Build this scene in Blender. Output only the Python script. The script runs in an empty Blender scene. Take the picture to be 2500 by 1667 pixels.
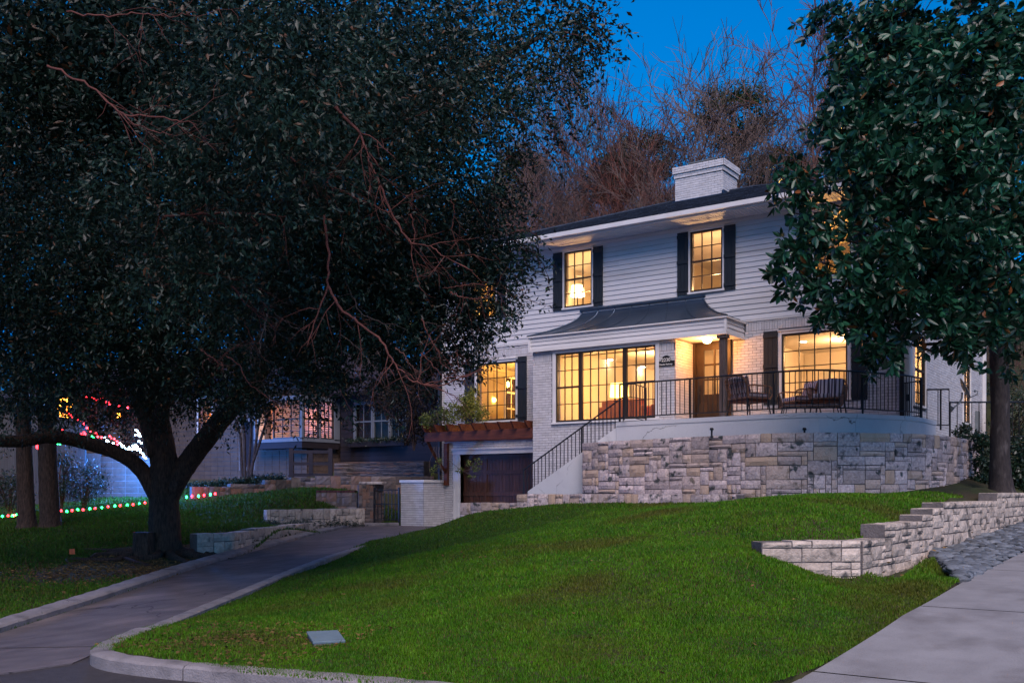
import bpy, math, random, bmesh
import numpy as np
from mathutils import Vector, Matrix
from math import radians as R, sin, cos, pi, sqrt
random.seed(7); rng = np.random.default_rng(7)
SC = bpy.context.scene; COL = SC.collection

# ---------------------------------------------------------------- camera (eye at the origin, house axes: X along the facade, Y into it)
FX, FY = -.571, .821; RX, RY = .821, .571; FPX = 2430.0; HZ = 1202.0
cam = bpy.data.objects.new("camera", bpy.data.cameras.new("camera")); COL.objects.link(cam)
cam.rotation_euler = (R(90), 0, math.asin(.571)); cam.data.sensor_width = 36; cam.data.lens = FPX / 2500 * 36
cam.data.shift_y = (HZ - 833.5) / 2500; cam.data.clip_end = 2000; cam.data.clip_start = .05
SC.camera = cam
# ---------------------------------------------------------------- dusk sky, afterglow behind the viewer, exposure
SUN_EL, SUN_AZ = R(46), math.atan2(.62, -.78)     # azimuth of the afterglow measured from +Y towards +X
world = bpy.data.worlds.new("World"); SC.world = world; world.use_nodes = True
wn = world.node_tree; wb = wn.nodes['Background']
sky = wn.nodes.new('ShaderNodeTexSky'); sky.sky_type = 'NISHITA'; sky.sun_disc = False
sky.sun_elevation = R(1.5); sky.sun_rotation = SUN_AZ; sky.ozone_density = 8; sky.air_density = 1.0; sky.dust_density = .3
tint = wn.nodes.new('ShaderNodeMixRGB'); tint.blend_type = 'MULTIPLY'; tint.inputs[0].default_value = 1; tint.inputs[2].default_value = (.75, 2.6, 1.27, 1)
tcw = wn.nodes.new('ShaderNodeTexCoord'); sxyz = wn.nodes.new('ShaderNodeSeparateXYZ'); mrw = wn.nodes.new('ShaderNodeMapRange'); tmix = wn.nodes.new('ShaderNodeMixRGB')
mrw.inputs[1].default_value = 0.0; mrw.inputs[2].default_value = .24; tmix.inputs[1].default_value = (1.6, 2.3, 3.6, 1); tmix.inputs[2].default_value = (.75, 2.6, 1.27, 1)
for a_, b_ in ((tcw.outputs['Generated'], sxyz.inputs[0]), (sxyz.outputs['Z'], mrw.inputs[0]), (mrw.outputs[0], tmix.inputs[0]), (tmix.outputs[0], tint.inputs[2])): wn.links.new(a_, b_)
wn.links.new(sky.outputs[0], tint.inputs[1]); wn.links.new(tint.outputs[0], wb.inputs[0])
wb.inputs[1].default_value = .15
sun = bpy.data.objects.new("afterglow_sun", bpy.data.lights.new("afterglow_sun", 'SUN')); COL.objects.link(sun)
sun.data.energy = 1.12; sun.data.angle = R(45); sun.data.color = (1.0, .83, .84)
sd = Vector((sin(SUN_AZ) * cos(SUN_EL), cos(SUN_AZ) * cos(SUN_EL), sin(SUN_EL)))
sun.rotation_euler = sd.to_track_quat('Z', 'Y').to_euler()
SC.view_settings.view_transform = 'Standard'; SC.view_settings.look = 'None'; SC.view_settings.gamma = 1
SC.view_settings.use_curve_mapping = False; SC.view_settings.exposure = 1.9
SC.render.engine = 'CYCLES'
SC.cycles.max_bounces = 6; SC.cycles.diffuse_bounces = 3; SC.cycles.transparent_max_bounces = 12
SC.cycles.use_denoising = True; SC.cycles.sample_clamp_indirect = 4

def P(x, y, t):      # the place that the photograph shows at (x, y), t metres ahead
    u = (x - 1250) / FPX
    return np.array([t * (FX + RX * u), t * (FY + RY * u), (HZ - y) / FPX * t])
def PY(x, y, Y):
    u = (x - 1250) / FPX; return P(x, y, Y / (FY + RY * u))
def PX(x, y, X):
    u = (x - 1250) / FPX; return P(x, y, X / (FX + RX * u))
def PZ(x, y, z):
    return P(x, y, FPX * z / (HZ - y))
def fwd(X, Y): return FX * X + FY * Y

# ---------------------------------------------------------------- materials
def mat(name, c1, c2=None, scale=4, rough=.8, bump=0, bscale=None, detail=6, rnd=0, irnd=0, stretch=(1, 1, 1), metal=0, spec=.3,
        c3=None, s3=1.2, t3=(.55, .7), crack=0, hue=None, coord='P'):
    m = bpy.data.materials.new(name); m.use_nodes = True; nt = m.node_tree; N, L = nt.nodes, nt.links
    b = N['Principled BSDF']; b.inputs['Roughness'].default_value = rough; b.inputs['Metallic'].default_value = metal
    b.inputs['Specular IOR Level'].default_value = spec
    if coord == 'P': pos = N.new('ShaderNodeNewGeometry').outputs['Position']
    else: pos = N.new('ShaderNodeTexCoord').outputs['Object']
    mp = N.new('ShaderNodeMapping'); mp.inputs['Scale'].default_value = stretch; L.new(pos, mp.inputs[0])
    def noise(s, d=detail, src=mp.outputs[0]):
        n = N.new('ShaderNodeTexNoise'); n.inputs['Scale'].default_value = s; n.inputs['Detail'].default_value = d
        L.new(src, n.inputs['Vector']); return n.outputs['Fac']
    def ramp(src, a, b_):
        r = N.new('ShaderNodeMapRange'); r.inputs[1].default_value = a; r.inputs[2].default_value = b_; L.new(src, r.inputs[0]); return r.outputs[0]
    def mixc(f, a, b_, mode='MIX'):
        x = N.new('ShaderNodeMixRGB'); x.blend_type = mode
        for i, v in ((0, f), (1, a), (2, b_)):
            if isinstance(v, (tuple, float, int)): x.inputs[i].default_value = v if not isinstance(v, tuple) else (*v, 1)
            else: L.new(v, x.inputs[i])
        return x.outputs[0]
    if c2 is None: c2 = tuple(v * .8 for v in c1)
    col = mixc(ramp(noise(scale), .3, .7), c1, c2)
    if c3: col = mixc(ramp(noise(s3, 8), *t3), col, c3)
    if crack:
        nz = N.new('ShaderNodeTexNoise'); nz.inputs['Scale'].default_value = 2.2; nz.inputs['Detail'].default_value = 6; L.new(mp.outputs[0], nz.inputs['Vector'])
        mx = N.new('ShaderNodeMixRGB'); mx.blend_type = 'ADD'; mx.inputs[0].default_value = .55; L.new(mp.outputs[0], mx.inputs[1]); L.new(nz.outputs['Color'], mx.inputs[2])
        vo = N.new('ShaderNodeTexVoronoi'); vo.feature = 'DISTANCE_TO_EDGE'; vo.inputs['Scale'].default_value = crack; L.new(mx.outputs[0], vo.inputs['Vector'])
        ck = ramp(vo.outputs['Distance'], .0045, .0015); gate = ramp(noise(.5, 3), .48, .56)
        mu = N.new('ShaderNodeMath'); mu.operation = 'MULTIPLY'; L.new(ck, mu.inputs[0]); L.new(gate, mu.inputs[1])
        col = mixc(mu.outputs[0], col, tuple(v * .25 for v in c1)); col = mixc(ramp(noise(120, 2), .60, .72), col, tuple(v * .55 for v in c1))
    if rnd or irnd:
        src = N.new('ShaderNodeObjectInfo').outputs['Random'] if rnd else N.new('ShaderNodeNewGeometry').outputs['Random Per Island']
        k = rnd or irnd
        mr = N.new('ShaderNodeMapRange'); mr.inputs[3].default_value = 1 - k; mr.inputs[4].default_value = 1 + k * .6; L.new(src, mr.inputs[0])
        col = mixc(1.0, col, mr.outputs[0], 'MULTIPLY')
        if hue:
            wn_ = N.new('ShaderNodeTexWhiteNoise'); wn_.noise_dimensions = '1D'; L.new(src, wn_.inputs['W'])
            col = mixc(ramp(wn_.outputs[0], hue[1], 1), col, hue[0])
    L.new(col, b.inputs['Base Color'])
    if bump:
        h = noise(bscale or scale * 4, 8)
        bp = N.new('ShaderNodeBump'); bp.inputs['Strength'].default_value = bump; bp.inputs['Distance'].default_value = .02
        L.new(h, bp.inputs['Height']); L.new(bp.outputs[0], b.inputs['Normal'])
    return m
def emit(name, c, s):
    m = bpy.data.materials.new(name); m.use_nodes = True; b = m.node_tree.nodes['Principled BSDF']
    b.inputs['Base Color'].default_value = (*c, 1); b.inputs['Emission Color'].default_value = (*c, 1); b.inputs['Emission Strength'].default_value = s
    return m
def glass(name, tintc=(.95, .97, .97)):
    m = bpy.data.materials.new(name); m.use_nodes = True; nt = m.node_tree; N, L = nt.nodes, nt.links
    N.remove(N['Principled BSDF']); out = N['Material Output']
    fr = N.new('ShaderNodeFresnel'); fr.inputs[0].default_value = 1.45
    a = N.new('ShaderNodeBsdfTransparent'); a.inputs[0].default_value = (*tintc, 1); g = N.new('ShaderNodeBsdfGlossy'); g.inputs['Roughness'].default_value = .02
    x = N.new('ShaderNodeMixShader'); ge = N.new('ShaderNodeNewGeometry'); mu = N.new('ShaderNodeMath'); mu.operation = 'SUBTRACT'; mu.use_clamp = True; L.new(fr.outputs[0], mu.inputs[0]); L.new(ge.outputs['Backfacing'], mu.inputs[1]); L.new(mu.outputs[0], x.inputs[0]); L.new(a.outputs[0], x.inputs[1]); L.new(g.outputs[0], x.inputs[2]); L.new(x.outputs[0], out.inputs[0])
    return m
def leafmat(name, c1, c2, rough=.45, spec=.5, trans=.15, hue=None, c3=None, s3=.5, t3=(.5, .68), scale=1.1):
    m = mat(name, c1, c2, scale=scale, rough=rough, irnd=.55, spec=spec, hue=hue, c3=c3, s3=s3, t3=t3); nt = m.node_tree
    b = nt.nodes['Principled BSDF']; src = b.inputs['Base Color'].links[0].from_socket
    t = nt.nodes.new('ShaderNodeBsdfTranslucent'); nt.links.new(src, t.inputs[0])
    x = nt.nodes.new('ShaderNodeMixShader'); x.inputs[0].default_value = trans
    nt.links.new(b.outputs[0], x.inputs[1]); nt.links.new(t.outputs[0], x.inputs[2]); nt.links.new(x.outputs[0], nt.nodes['Material Output'].inputs[0])
    return m
M = {}
M['brick'] = mat('painted_brick', (.60, .59, .60), (.50, .49, .50), 6, .75, .5, 55, rnd=.10)
M['brickj'] = mat('painted_brick_wall', (.57, .56, .57), (.48, .47, .48), 6, .75, .6, 50, irnd=.10)
M['mortar'] = mat('joint_shade_mortar', (.17, .17, .18), (.13, .13, .14), 8, .9, .5, 60)  # mortar colour darkened to paint in the shading of the joints
M['siding'] = mat('painted_siding', (.60, .60, .61), (.54, .54, .55), 1.3, .6, .12, 30, rnd=.05, stretch=(.3, .3, 3), c3=(.47, .46, .45), s3=1.6, t3=(.52, .8))
M['trim'] = mat('white_trim_paint', (.66, .65, .64), (.58, .57, .56), 3, .55, .05)
M['stucco'] = mat('white_stucco', (.58, .59, .60), (.50, .51, .54), 1.2, .85, .25, 40, c3=(.36, .36, .37), s3=1.6, t3=(.62, .9), crack=.5)
M['shutter'] = mat('dark_shutter_paint', (.020, .026, .032), (.013, .017, .022), 6, .55, .1, 40, stretch=(6, 6, .6))
M['frame'] = mat('dark_bronze_frame', (.035, .026, .02), None, 5, .45)
M['iron'] = mat('black_iron', (.012, .013, .016), None, 8, .45, .05, 60, spec=.5)
M['redwood'] = mat('stained_cedar', (.16, .045, .018), (.07, .018, .01), 3, .6, .3, 30, stretch=(1, 6, 8), rnd=.15)
M['column'] = mat('weathered_post_wood', (.11, .09, .085), (.05, .035, .03), 5, .7, .4, 25, stretch=(8, 8, .8))
M['shingle'] = mat('dark_shingles', (.036, .050, .075), (.018, .025, .040), 9, .95, .5, 80, irnd=.45)
M['seam'] = mat('dark_standing_seam', (.055, .085, .13), (.04, .06, .095), 1.5, .34, .08, 3, metal=.6, spec=.5)
M['door'] = mat('brown_door_paint', (.05, .032, .02), (.035, .022, .014), 4, .5, .05)
M['garage'] = mat('dark_garage_wood', (.095, .038, .022), (.040, .018, .012), 4, .5, .25, 20, stretch=(8, 8, .5), rnd=.2)
M['glass'] = glass('window_glass')
M['warmwall'] = mat('cream_interior_paint', (.74, .66, .56), (.72, .64, .54), 1, .8)
M['ceil'] = mat('interior_ceiling_paint', (.78, .73, .66), None, 1, .8)
M['floorin'] = mat('interior_floor_wood', (.16, .08, .04), (.1, .05, .02), 6, .5)
M['leather'] = mat('tan_leather', (.75, .21, .035), (.55, .14, .02), 4, .5, .1, 20)
M['cabinet'] = mat('white_cabinet_paint', (.7, .68, .64), None, 3, .5)
M['hood'] = mat('brushed_metal_hood', (.35, .31, .28), None, 3, .4, metal=.5)
M['stone'] = mat('limestone_blocks', (.64, .53, .50), (.37, .30, .30), 20, .9, 1.0, 34, rnd=.34, hue=((.50, .36, .26), .5), c3=(.06, .07, .07), s3=5.5, t3=(.56, .66))
M['stone2'] = mat('pale_lime_blocks', (.60, .50, .41), (.40, .33, .27), 14, .9, .9, 30, rnd=.22, c3=(.10, .09, .08), s3=4.5, t3=(.54, .68))
M['flag'] = mat('brown_flagstone', (.20, .16, .14), (.13, .105, .10), 6, .9, .8, 26, rnd=.5, hue=((.22, .12, .08), .6), c3=(.05, .055, .05), s3=2, t3=(.6, .75))
M['mortar2'] = mat('stone_mortar', (.16, .14, .135), (.10, .09, .088), 8, .95, .8, 40)
M['soil'] = mat('lawn_soil', (.035, .048, .012), (.03, .028, .012), 8, 1, .6, 40, c3=(.055, .038, .020), s3=.8, t3=(.48, .7))
M['concrete'] = mat('pale_concrete', (.27, .265, .27), (.20, .195, .20), 2.5, .9, .35, 60, c3=(.13, .12, .12), s3=1.4, t3=(.52, .75), crack=.3)
M['drive'] = mat('worn_drive_concrete', (.135, .118, .125), (.085, .074, .082), 3, .85, .4, 55, c3=(.19, .16, .165), s3=1.1, t3=(.56, .72), stretch=(1.6, .7, 1), crack=.35)
M['curb'] = mat('curb_concrete', (.29, .265, .27), (.19, .175, .18), 4, .9, .5, 60, crack=.9, c3=(.09, .085, .09), s3=3, t3=(.55, .8))
M['street'] = mat('street_asphalt', (.06, .055, .06), (.045, .04, .045), 14, .9, .5, 90)
M['bark'] = mat('oak_bark', (.095, .058, .040), (.024, .016, .013), 16, .95, 1, 26, stretch=(2, 2, .5))
M['bark2'] = mat('smooth_grey_bark', (.050, .040, .036), (.022, .018, .018), 12, .9, .8, 20, stretch=(1.5, 1.5, .6), c3=(.10, .085, .08), s3=4, t3=(.56, .7))
M['barkred'] = mat('reddish_branch_bark', (.15, .05, .038), (.08, .028, .022), 12, .8, .6, 30)
M['twig'] = mat('bare_twig_bark', (.15, .105, .085), (.07, .052, .05), .35, .9, rnd=.35, hue=((.15, .05, .035), .5))
M['oakleaf'] = leafmat('oak_leaves', (.020, .050, .032), (.004, .011, .008), .40, .3, .12, hue=((.14, .055, .02), .96))
M['magleaf'] = leafmat('magnolia_leaves', (.014, .075, .034), (.007, .036, .020), .34, .38, .08, hue=((.22, .07, .02), .965))
M['cedar'] = leafmat('evergreen_needles', (.05, .075, .012), (.02, .035, .010), .7, .2, .1)
M['shrub'] = leafmat('shrub_leaves', (.028, .018, .010), (.012, .009, .006), .6, .3, .2)
M['ivy'] = leafmat('ivy_leaves', (.014, .04, .016), (.008, .02, .012), .4, .5, .1)
M['vine'] = leafmat('yellow_green_vine_leaves', (.20, .22, .035), (.10, .14, .03), .5, .4, .3)
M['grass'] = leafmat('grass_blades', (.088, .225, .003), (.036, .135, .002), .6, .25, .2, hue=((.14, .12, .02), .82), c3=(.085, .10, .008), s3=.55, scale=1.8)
M['grass2'] = leafmat('shaded_grass_blades', (.05, .13, .004), (.03, .085, .003), .6, .3, .2, hue=((.10, .07, .02), .8))  # darker copy of the grass, shade put into the base colour
M['litter'] = leafmat('dry_leaf_litter', (.24, .14, .05), (.10, .065, .03), .8, .1, .1)
M['pebble'] = mat('river_stones', (.15, .165, .18), (.09, .10, .115), 5, .6, .2, 30, rnd=.6)
M['pebblej'] = mat('small_river_stones', (.14, .155, .17), (.085, .095, .11), 5, .6, .2, 30, irnd=.6)
M['cushion'] = None
M['plate'] = mat('grey_blue_cover', (.15, .21, .25), None, 6, .6, .1, 30)
M['rattan'] = mat('rattan_cane', (.26, .13, .08), (.15, .07, .045), 20, .55)
M['black'] = mat('black_plastic', (.015, .015, .017), None, 5, .5)
M['greymetal'] = mat('grey_painted_metal', (.14, .16, .17), None, 5, .5)
M['paleblock'] = mat('pale_block_wall', (.10, .068, .052), (.07, .05, .04), 3, .85, .4, 30, irnd=.12)
M['darkhouse'] = mat('dark_house_siding', (.018, .013, .016), (.012, .009, .012), 3, .7, .1)
M['roof2'] = mat('violet_shingles', (.05, .045, .07), (.03, .026, .04), 6, .95, .4, 60, irnd=.35)
M['plaster'] = mat('bay_trim_paint', (.14, .155, .175), None, 3, .6)
def stripes():
    m = mat('striped_cushion_fabric', (.33, .27, .31), None, 10, .9); nt = m.node_tree; N, L = nt.nodes, nt.links
    tc = N.new('ShaderNodeTexCoord'); w = N.new('ShaderNodeTexWave'); w.inputs['Scale'].default_value = 4.2; w.inputs['Distortion'].default_value = .2
    w.bands_direction = 'X'; L.new(tc.outputs['Object'], w.inputs['Vector'])
    r = N.new('ShaderNodeMapRange'); r.inputs[1].default_value = .62; r.inputs[2].default_value = .72; L.new(w.outputs['Fac'], r.inputs[0])
    x = N.new('ShaderNodeMixRGB'); x.inputs[1].default_value = (.40, .36, .40, 1); x.inputs[2].default_value = (.07, .05, .08, 1); L.new(r.outputs[0], x.inputs[0])
    L.new(x.outputs[0], N['Principled BSDF'].inputs['Base Color']); return m
M['cushion'] = stripes()
# drive: faint tyre tracks / scratches are wear of the slab itself
# ---------------------------------------------------------------- mesh helpers
class MB:
    def __init__(s): s.v, s.f, s.n = [], [], 0
    def add(s, v, f):
        s.v.extend([tuple(float(c) for c in p) for p in v]); s.f.extend([tuple(i + s.n for i in q) for q in f]); s.n += len(v); return s
    def box(s, x0, x1, y0, y1, z0, z1):
        if x0 > x1: x0, x1 = x1, x0
        if y0 > y1: y0, y1 = y1, y0
        if z0 > z1: z0, z1 = z1, z0
        return s.add([(x0,y0,z0),(x1,y0,z0),(x1,y1,z0),(x0,y1,z0),(x0,y0,z1),(x1,y0,z1),(x1,y1,z1),(x0,y1,z1)],
              [(0,3,2,1),(4,5,6,7),(0,1,5,4),(1,2,6,5),(2,3,7,6),(3,0,4,7)])
    def fbox(s, fr, a0, a1, z0, z1, d0, d1):
        o, u, n = fr; p0 = o + u * a0 + n * d0; p1 = o + u * a1 + n * d1
        return s.box(p0[0], p1[0], p0[1], p1[1], z0, z1)
    def tube(s, pts, rad, k=8, cap=True, wob=0, seed=0):
        pts = [Vector(p) for p in pts]; n = len(pts)
        if not hasattr(rad, '__len__'): rad = [rad] * n
        r_ = random.Random(seed); vs, fs = [], []; up = Vector((0, 0, 1)); prev = None
        ph = [1 + wob * r_.uniform(-1, 1) for _ in range(k)]
        for i, p in enumerate(pts):
            d = (pts[min(i + 1, n - 1)] - pts[max(i - 1, 0)]); d = d.normalized() if d.length > 1e-9 else Vector((0, 0, 1))
            if prev is None: a = d.cross(up if abs(d.z) < .9 else Vector((1, 0, 0))).normalized()
            else: a = (prev - d * prev.dot(d)); a = a.normalized() if a.length > 1e-6 else d.orthogonal().normalized()
            prev = a; b = d.cross(a)
            for j in range(k):
                w = ph[j] * (1 + wob * .4 * r_.uniform(-1, 1)); th = 2 * pi * j / k
                vs.append(p + (a * cos(th) + b * sin(th)) * rad[i] * w)
        for i in range(n - 1):
            for j in range(k): fs.append((i*k+j, i*k+(j+1)%k, (i+1)*k+(j+1)%k, (i+1)*k+j))
        if cap: fs.append(tuple(range(k))[::-1]); fs.append(tuple((n-1)*k+j for j in range(k)))
        return s.add(vs, fs)
    def lathe(s, c, prof, k=16):
        vs, fs = [], []; m = len(prof)
        for r, z in prof:
            for j in range(k): vs.append((c[0] + r * cos(2*pi*j/k), c[1] + r * sin(2*pi*j/k), c[2] + z))
        for i in range(m - 1):
            for j in range(k): fs.append((i*k+j, i*k+(j+1)%k, (i+1)*k+(j+1)%k, (i+1)*k+j))
        fs.append(tuple(range(k))[::-1]); fs.append(tuple((m-1)*k+j for j in range(k)))
        return s.add(vs, fs)
    def ball(s, c, r, k=8, m=5):
        return s.lathe(c, [(r * sin(pi * (i + .25) / (m + .5)), -r * cos(pi * (i + .25) / (m + .5))) for i in range(m + 1)], k)
    def prism(s, poly, z0, z1):
        n = len(poly); return s.add([(x, y, z0) for x, y in poly] + [(x, y, z1) for x, y in poly],
            [tuple(range(n))[::-1], tuple(range(n, 2 * n))] + [(i, (i+1)%n, n+(i+1)%n, n+i) for i in range(n)])
    def xf(s, mt): s.v = [tuple(mt @ Vector(p)) for p in s.v]; return s
    def mesh(s, name, smooth=False):
        me = bpy.data.meshes.new(name); me.from_pydata(s.v, [], s.f); me.update()
        if smooth: me.polygons.foreach_set('use_smooth', [True] * len(me.polygons))
        return me
    def obj(s, name, m, parent=None, smooth=False, local=False, bevel=0):
        me = s.mesh(name, smooth); me.materials.append(M[m] if isinstance(m, str) else m)
        o = link(name, me, parent, local)
        if bevel:
            b = o.modifiers.new('b', 'BEVEL'); b.width = bevel; b.segments = 2; b.limit_method = 'ANGLE'
        return o
def link(name, me, parent=None, local=False):
    o = bpy.data.objects.new(name, me); COL.objects.link(o)
    if parent is not None:
        o.parent = parent
        if not local: o.matrix_parent_inverse = par_inv(parent)
    return o
def par_inv(p):
    m = Matrix.Identity(4)
    while p is not None:
        m = (Matrix.LocRotScale(p.location, p.rotation_euler, None)) @ m if p.parent is None else p.matrix_parent_inverse @ Matrix.LocRotScale(p.location, p.rotation_euler, None) @ m
        p = p.parent
    return m.inverted()
def tag(o, label=None, cat=None, group=None, kind=None):
    for k, v in (('label', label), ('category', cat), ('group', group), ('kind', kind)):
        if v: o[k] = v
    return o
def thing(name, label, cat, loc=(0, 0, 0), rz=0, group=None):
    o = bpy.data.objects.new(name, None); COL.objects.link(o); o.location = [float(c) for c in loc]; o.rotation_euler = (0, 0, rz); o.empty_display_size = .2
    return tag(o, label, cat, group)
def struct(o): return tag(o, kind='structure')
def copy_tree(o, parent=None):
    c = o.copy(); COL.objects.link(c)
    if parent is not None: c.parent = parent
    for ch in o.children: copy_tree(ch, c)
    return c
def npmesh(name, V, F, m, parent=None, smooth=False, local=False):
    """V (n,3), F (k, 3 or 4) numpy arrays"""
    me = bpy.data.meshes.new(name); V = np.asarray(V, np.float32); F = np.asarray(F, np.int32); k = F.shape[1]
    me.vertices.add(len(V)); me.vertices.foreach_set('co', V.ravel())
    me.loops.add(F.size); me.loops.foreach_set('vertex_index', F.ravel())
    me.polygons.add(len(F)); me.polygons.foreach_set('loop_start', np.arange(0, F.size, k, dtype=np.int32))
    try: me.polygons.foreach_set('loop_total', np.full(len(F), k, np.int32))
    except Exception: pass
    me.update(calc_edges=True); me.validate()
    if smooth: me.polygons.foreach_set('use_smooth', [True] * len(me.polygons))
    me.materials.append(M[m] if isinstance(m, str) else m)
    return link(name, me, parent, local)
_cube = {}
def unit_cube(m):
    if m not in _cube:
        me = MB().box(-.5, .5, -.5, .5, -.5, .5).mesh('bar_' + m); me.materials.append(M[m]); _cube[m] = me
    return _cube[m]
def bar(name, m, p0, p1, w, parent, w2=None):
    """a straight bar as an object that shares one cube mesh"""
    p0, p1 = Vector(p0), Vector(p1); d = p1 - p0
    o = link(name, unit_cube(m), parent)
    q = d.to_track_quat('Z', 'Y') if abs(d.normalized().z) < .999 else Matrix.Identity(3).to_quaternion()
    o.location = (p0 + p1) / 2; o.rotation_mode = 'QUATERNION'; o.rotation_quaternion = q; o.scale = (w, w2 or w, d.length)
    return o
FRONT = (np.array([0, 24.1, 0.]), np.array([1., 0, 0]), np.array([0, -1., 0]))
BAY = (np.array([0, 23.02, 0.]), np.array([1., 0, 0]), np.array([0, -1., 0]))
SIDE = (np.array([-5.8, 0, 0.]), np.array([0, 1., 0]), np.array([1., 0, 0]))
# ================================================================ terrain
def sm(a, b, x):
    t = np.clip((x - a) / (b - a), 0, 1); return t * t * (3 - 2 * t)
def zdrive(X, Y):
    t = FX * X + FY * Y
    return np.clip(-1.6 + .0324 * (t - 11.0), -1.6, -1.02)
def zdrive2(Y): return np.interp(Y, [7.5, 8.4, 10.4, 13.3, 17, 22, 26, 60], [-1.58, -1.47, -1.22, -1.05, -.90, -.72, -.5, 2.0])
CTRL = np.array([
 (-8.2,5.9,-1.46),(-7,5.8,-1.46),(-5.4,6.3,-1.46),(-4,6.9,-1.46),(-3.2,8.3,-1.42),(-2.9,9.5,-1.35),(-2.8,10.7,-1.24),(-2.6,12.7,-1.03),
 (-9.6,7.6,-1.5),(-11.2,9.9,-1.45),(-12.7,12.3,-1.38),(-14.3,15,-1.27),(-15.8,18,-1.1),(-15.9,19.5,-.9),(-15.2,19.9,-.6),(-13.7,19.9,-.40),(-12.3,19.6,-.32),(-10,19.2,-.28),(-8.5,19,-.24),(-7.4,18.6,-.22),
 (-6.2,18.8,-.18),(-5.2,19.4,-.13),(-4.4,20.6,-.02),(-4.1,22,.08),(-4.0,24,.2),(-3.75,13.4,-.64),(-3.8,15,-.5),(-3.8,17,-.3),(-3.75,19.2,-.08),(-3.6,22,.1),
 (-4.7,11.9,-.72),(-4.1,11.8,-.90),(-3.4,12.3,-1.15),(-3.62,12.55,-1.13),(-3.95,12.2,-1.02),(-3.0,13.4,-1.06),(-2.95,15,-.99),(-2.9,17,-.88),(-2.9,19,-.79),(-2.8,23,-.62),(-1.5,26,-.35),
 (-5.5,13,-.66),(-7,9,-1.17),(-10,12,-.98),(-13.2,7.8,-1.5),(-16.2,11.4,-1.34),(-14,9.5,-1.42),(-17.2,12.4,-1.28),(-20,11,-1.2),(-23.4,12.4,-.95),(-23,13.3,-.82),(-18,14.5,-1.1),
 (-27,16.5,-.45),(-28,14.8,-.62),(-26.3,18.3,-.3),(-25.9,19.8,-.23),(-24.8,21.7,.0),(-23.2,23.8,.05),(-21.7,21.9,-.42),(-21.6,19,-.72),(-21.6,20.5,-.62),(-18.0,15.2,-.86),(-21.1,21.2,-1.0),(-19.5,17.8,-.92),
 (-20.8,22.3,-1.02),(-17,22,-1.05),(-17,24.5,-1.05),(-28,22,.3),(-30,26,.4),(-24,27,.45),(-22,32,1.5),(-12,36,2.),(-3,34,1.2),(5,30,1.5),(6,16,-.9),(2.4,10.7,-1.2),(2.6,14.6,-1.0),(3,20,-.75),(4,8,-1.4),
 (-40,14,-.7),(-40,24,.3),(-40,34,1.5),(-30,38,3),(-18,5.6,-1.48),(-28,5.6,-1.45),(-40,5.6,-1.4),(-35,9,-1.2),
 (-25,5.8,-1.45),(-21,8,-1.4)], float)
def _tps(r2): return .5 * r2 * np.log(r2 + 1e-9)
_n = len(CTRL); _A = np.zeros((_n + 3, _n + 3))
_A[:_n, :_n] = _tps(((CTRL[:, None, :2] - CTRL[None, :, :2]) ** 2).sum(-1)) + np.eye(_n) * .05
_A[:_n, _n] = 1; _A[:_n, _n + 1:] = CTRL[:, :2]; _A[_n:, :_n] = _A[:_n, _n:].T
_w = np.linalg.solve(_A, np.r_[CTRL[:, 2], 0, 0, 0])
def base_h(X, Y):
    X = np.asarray(X, float); Y = np.asarray(Y, float); sh = X.shape; x = X.ravel(); y = Y.ravel(); out = np.empty(len(x))
    for i in range(0, len(x), 4000):
        d = _tps((x[i:i+4000, None] - CTRL[None, :, 0]) ** 2 + (y[i:i+4000, None] - CTRL[None, :, 1]) ** 2)
        out[i:i+4000] = d @ _w[:_n] + _w[_n] + _w[_n+1] * x[i:i+4000] + _w[_n+2] * y[i:i+4000]
    out = out.reshape(sh)
    far = np.clip((Y - 30) * .26 + .8, -1.5, 12) + .6 * np.sin(X * .07 + 1) * sm(30, 60, Y)
    far = np.where(Y < 6, -1.5, far); far = np.where((Y >= 6) & (Y < 30), -1.5 + (Y - 6) / 24 * 2.2, far)
    k = np.maximum.reduce([sm(-33, -46, X), sm(3, 9, X), sm(30, 38, Y), sm(6, 3, Y)])
    return out * (1 - k) + far * k
# plan outlines
RPATH = [(-9.6,6.55),(-9.95,7.13),(-11.4,9.5),(-12.97,11.93),(-14.6,14.8),(-16.1,17.8),(-16.6,19.4),(-16.2,20.4),(-15.5,21.0),(-15.3,22.0),(-15.3,24.0)]
LPATH = [(-10.55,5.0),(-12.7,8.3),(-14.9,11.4),(-17.1,15.0),(-19.2,18.7),(-20.7,21.6),(-20.6,22.6),(-20.25,23.05)]
SPATH = [(-9.6,6.55),(-9.15,5.95),(-8.85,5.6),(-8.5,5.33),(-8.0,5.24),(-7.2,5.34),(-5.45,5.78),(-4.69,5.88),(-3.9,6.2),(-3.3,6.65),(-2.9,7.2),(-2.72,7.9),(-2.62,8.7),(-2.45,10.4),(-2.37,13.3),(-2.26,16.9),(-2.2,19),(-2.1,24),(-2.1,40)]
def smooth(pts, it=2):
    pts = [np.array(p, float) for p in pts]
    for _ in range(it):
        q = [pts[0]]
        for a, b in zip(pts, pts[1:]): q += [a * .75 + b * .25, a * .25 + b * .75]
        q.append(pts[-1]); pts = q
    return pts
def inpoly(x, y, poly):
    x = np.asarray(x); y = np.asarray(y); c = np.zeros(x.shape, bool); n = len(poly)
    for i in range(n):
        x1, y1 = poly[i]; x2, y2 = poly[(i + 1) % n]
        if y1 == y2: continue
        k = ((y1 > y) != (y2 > y)) & (x < (x2 - x1) * (y - y1) / (y2 - y1) + x1); c ^= k
    return c
Rs, Ls, Ss = smooth(RPATH), smooth(LPATH), smooth(SPATH)
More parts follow.
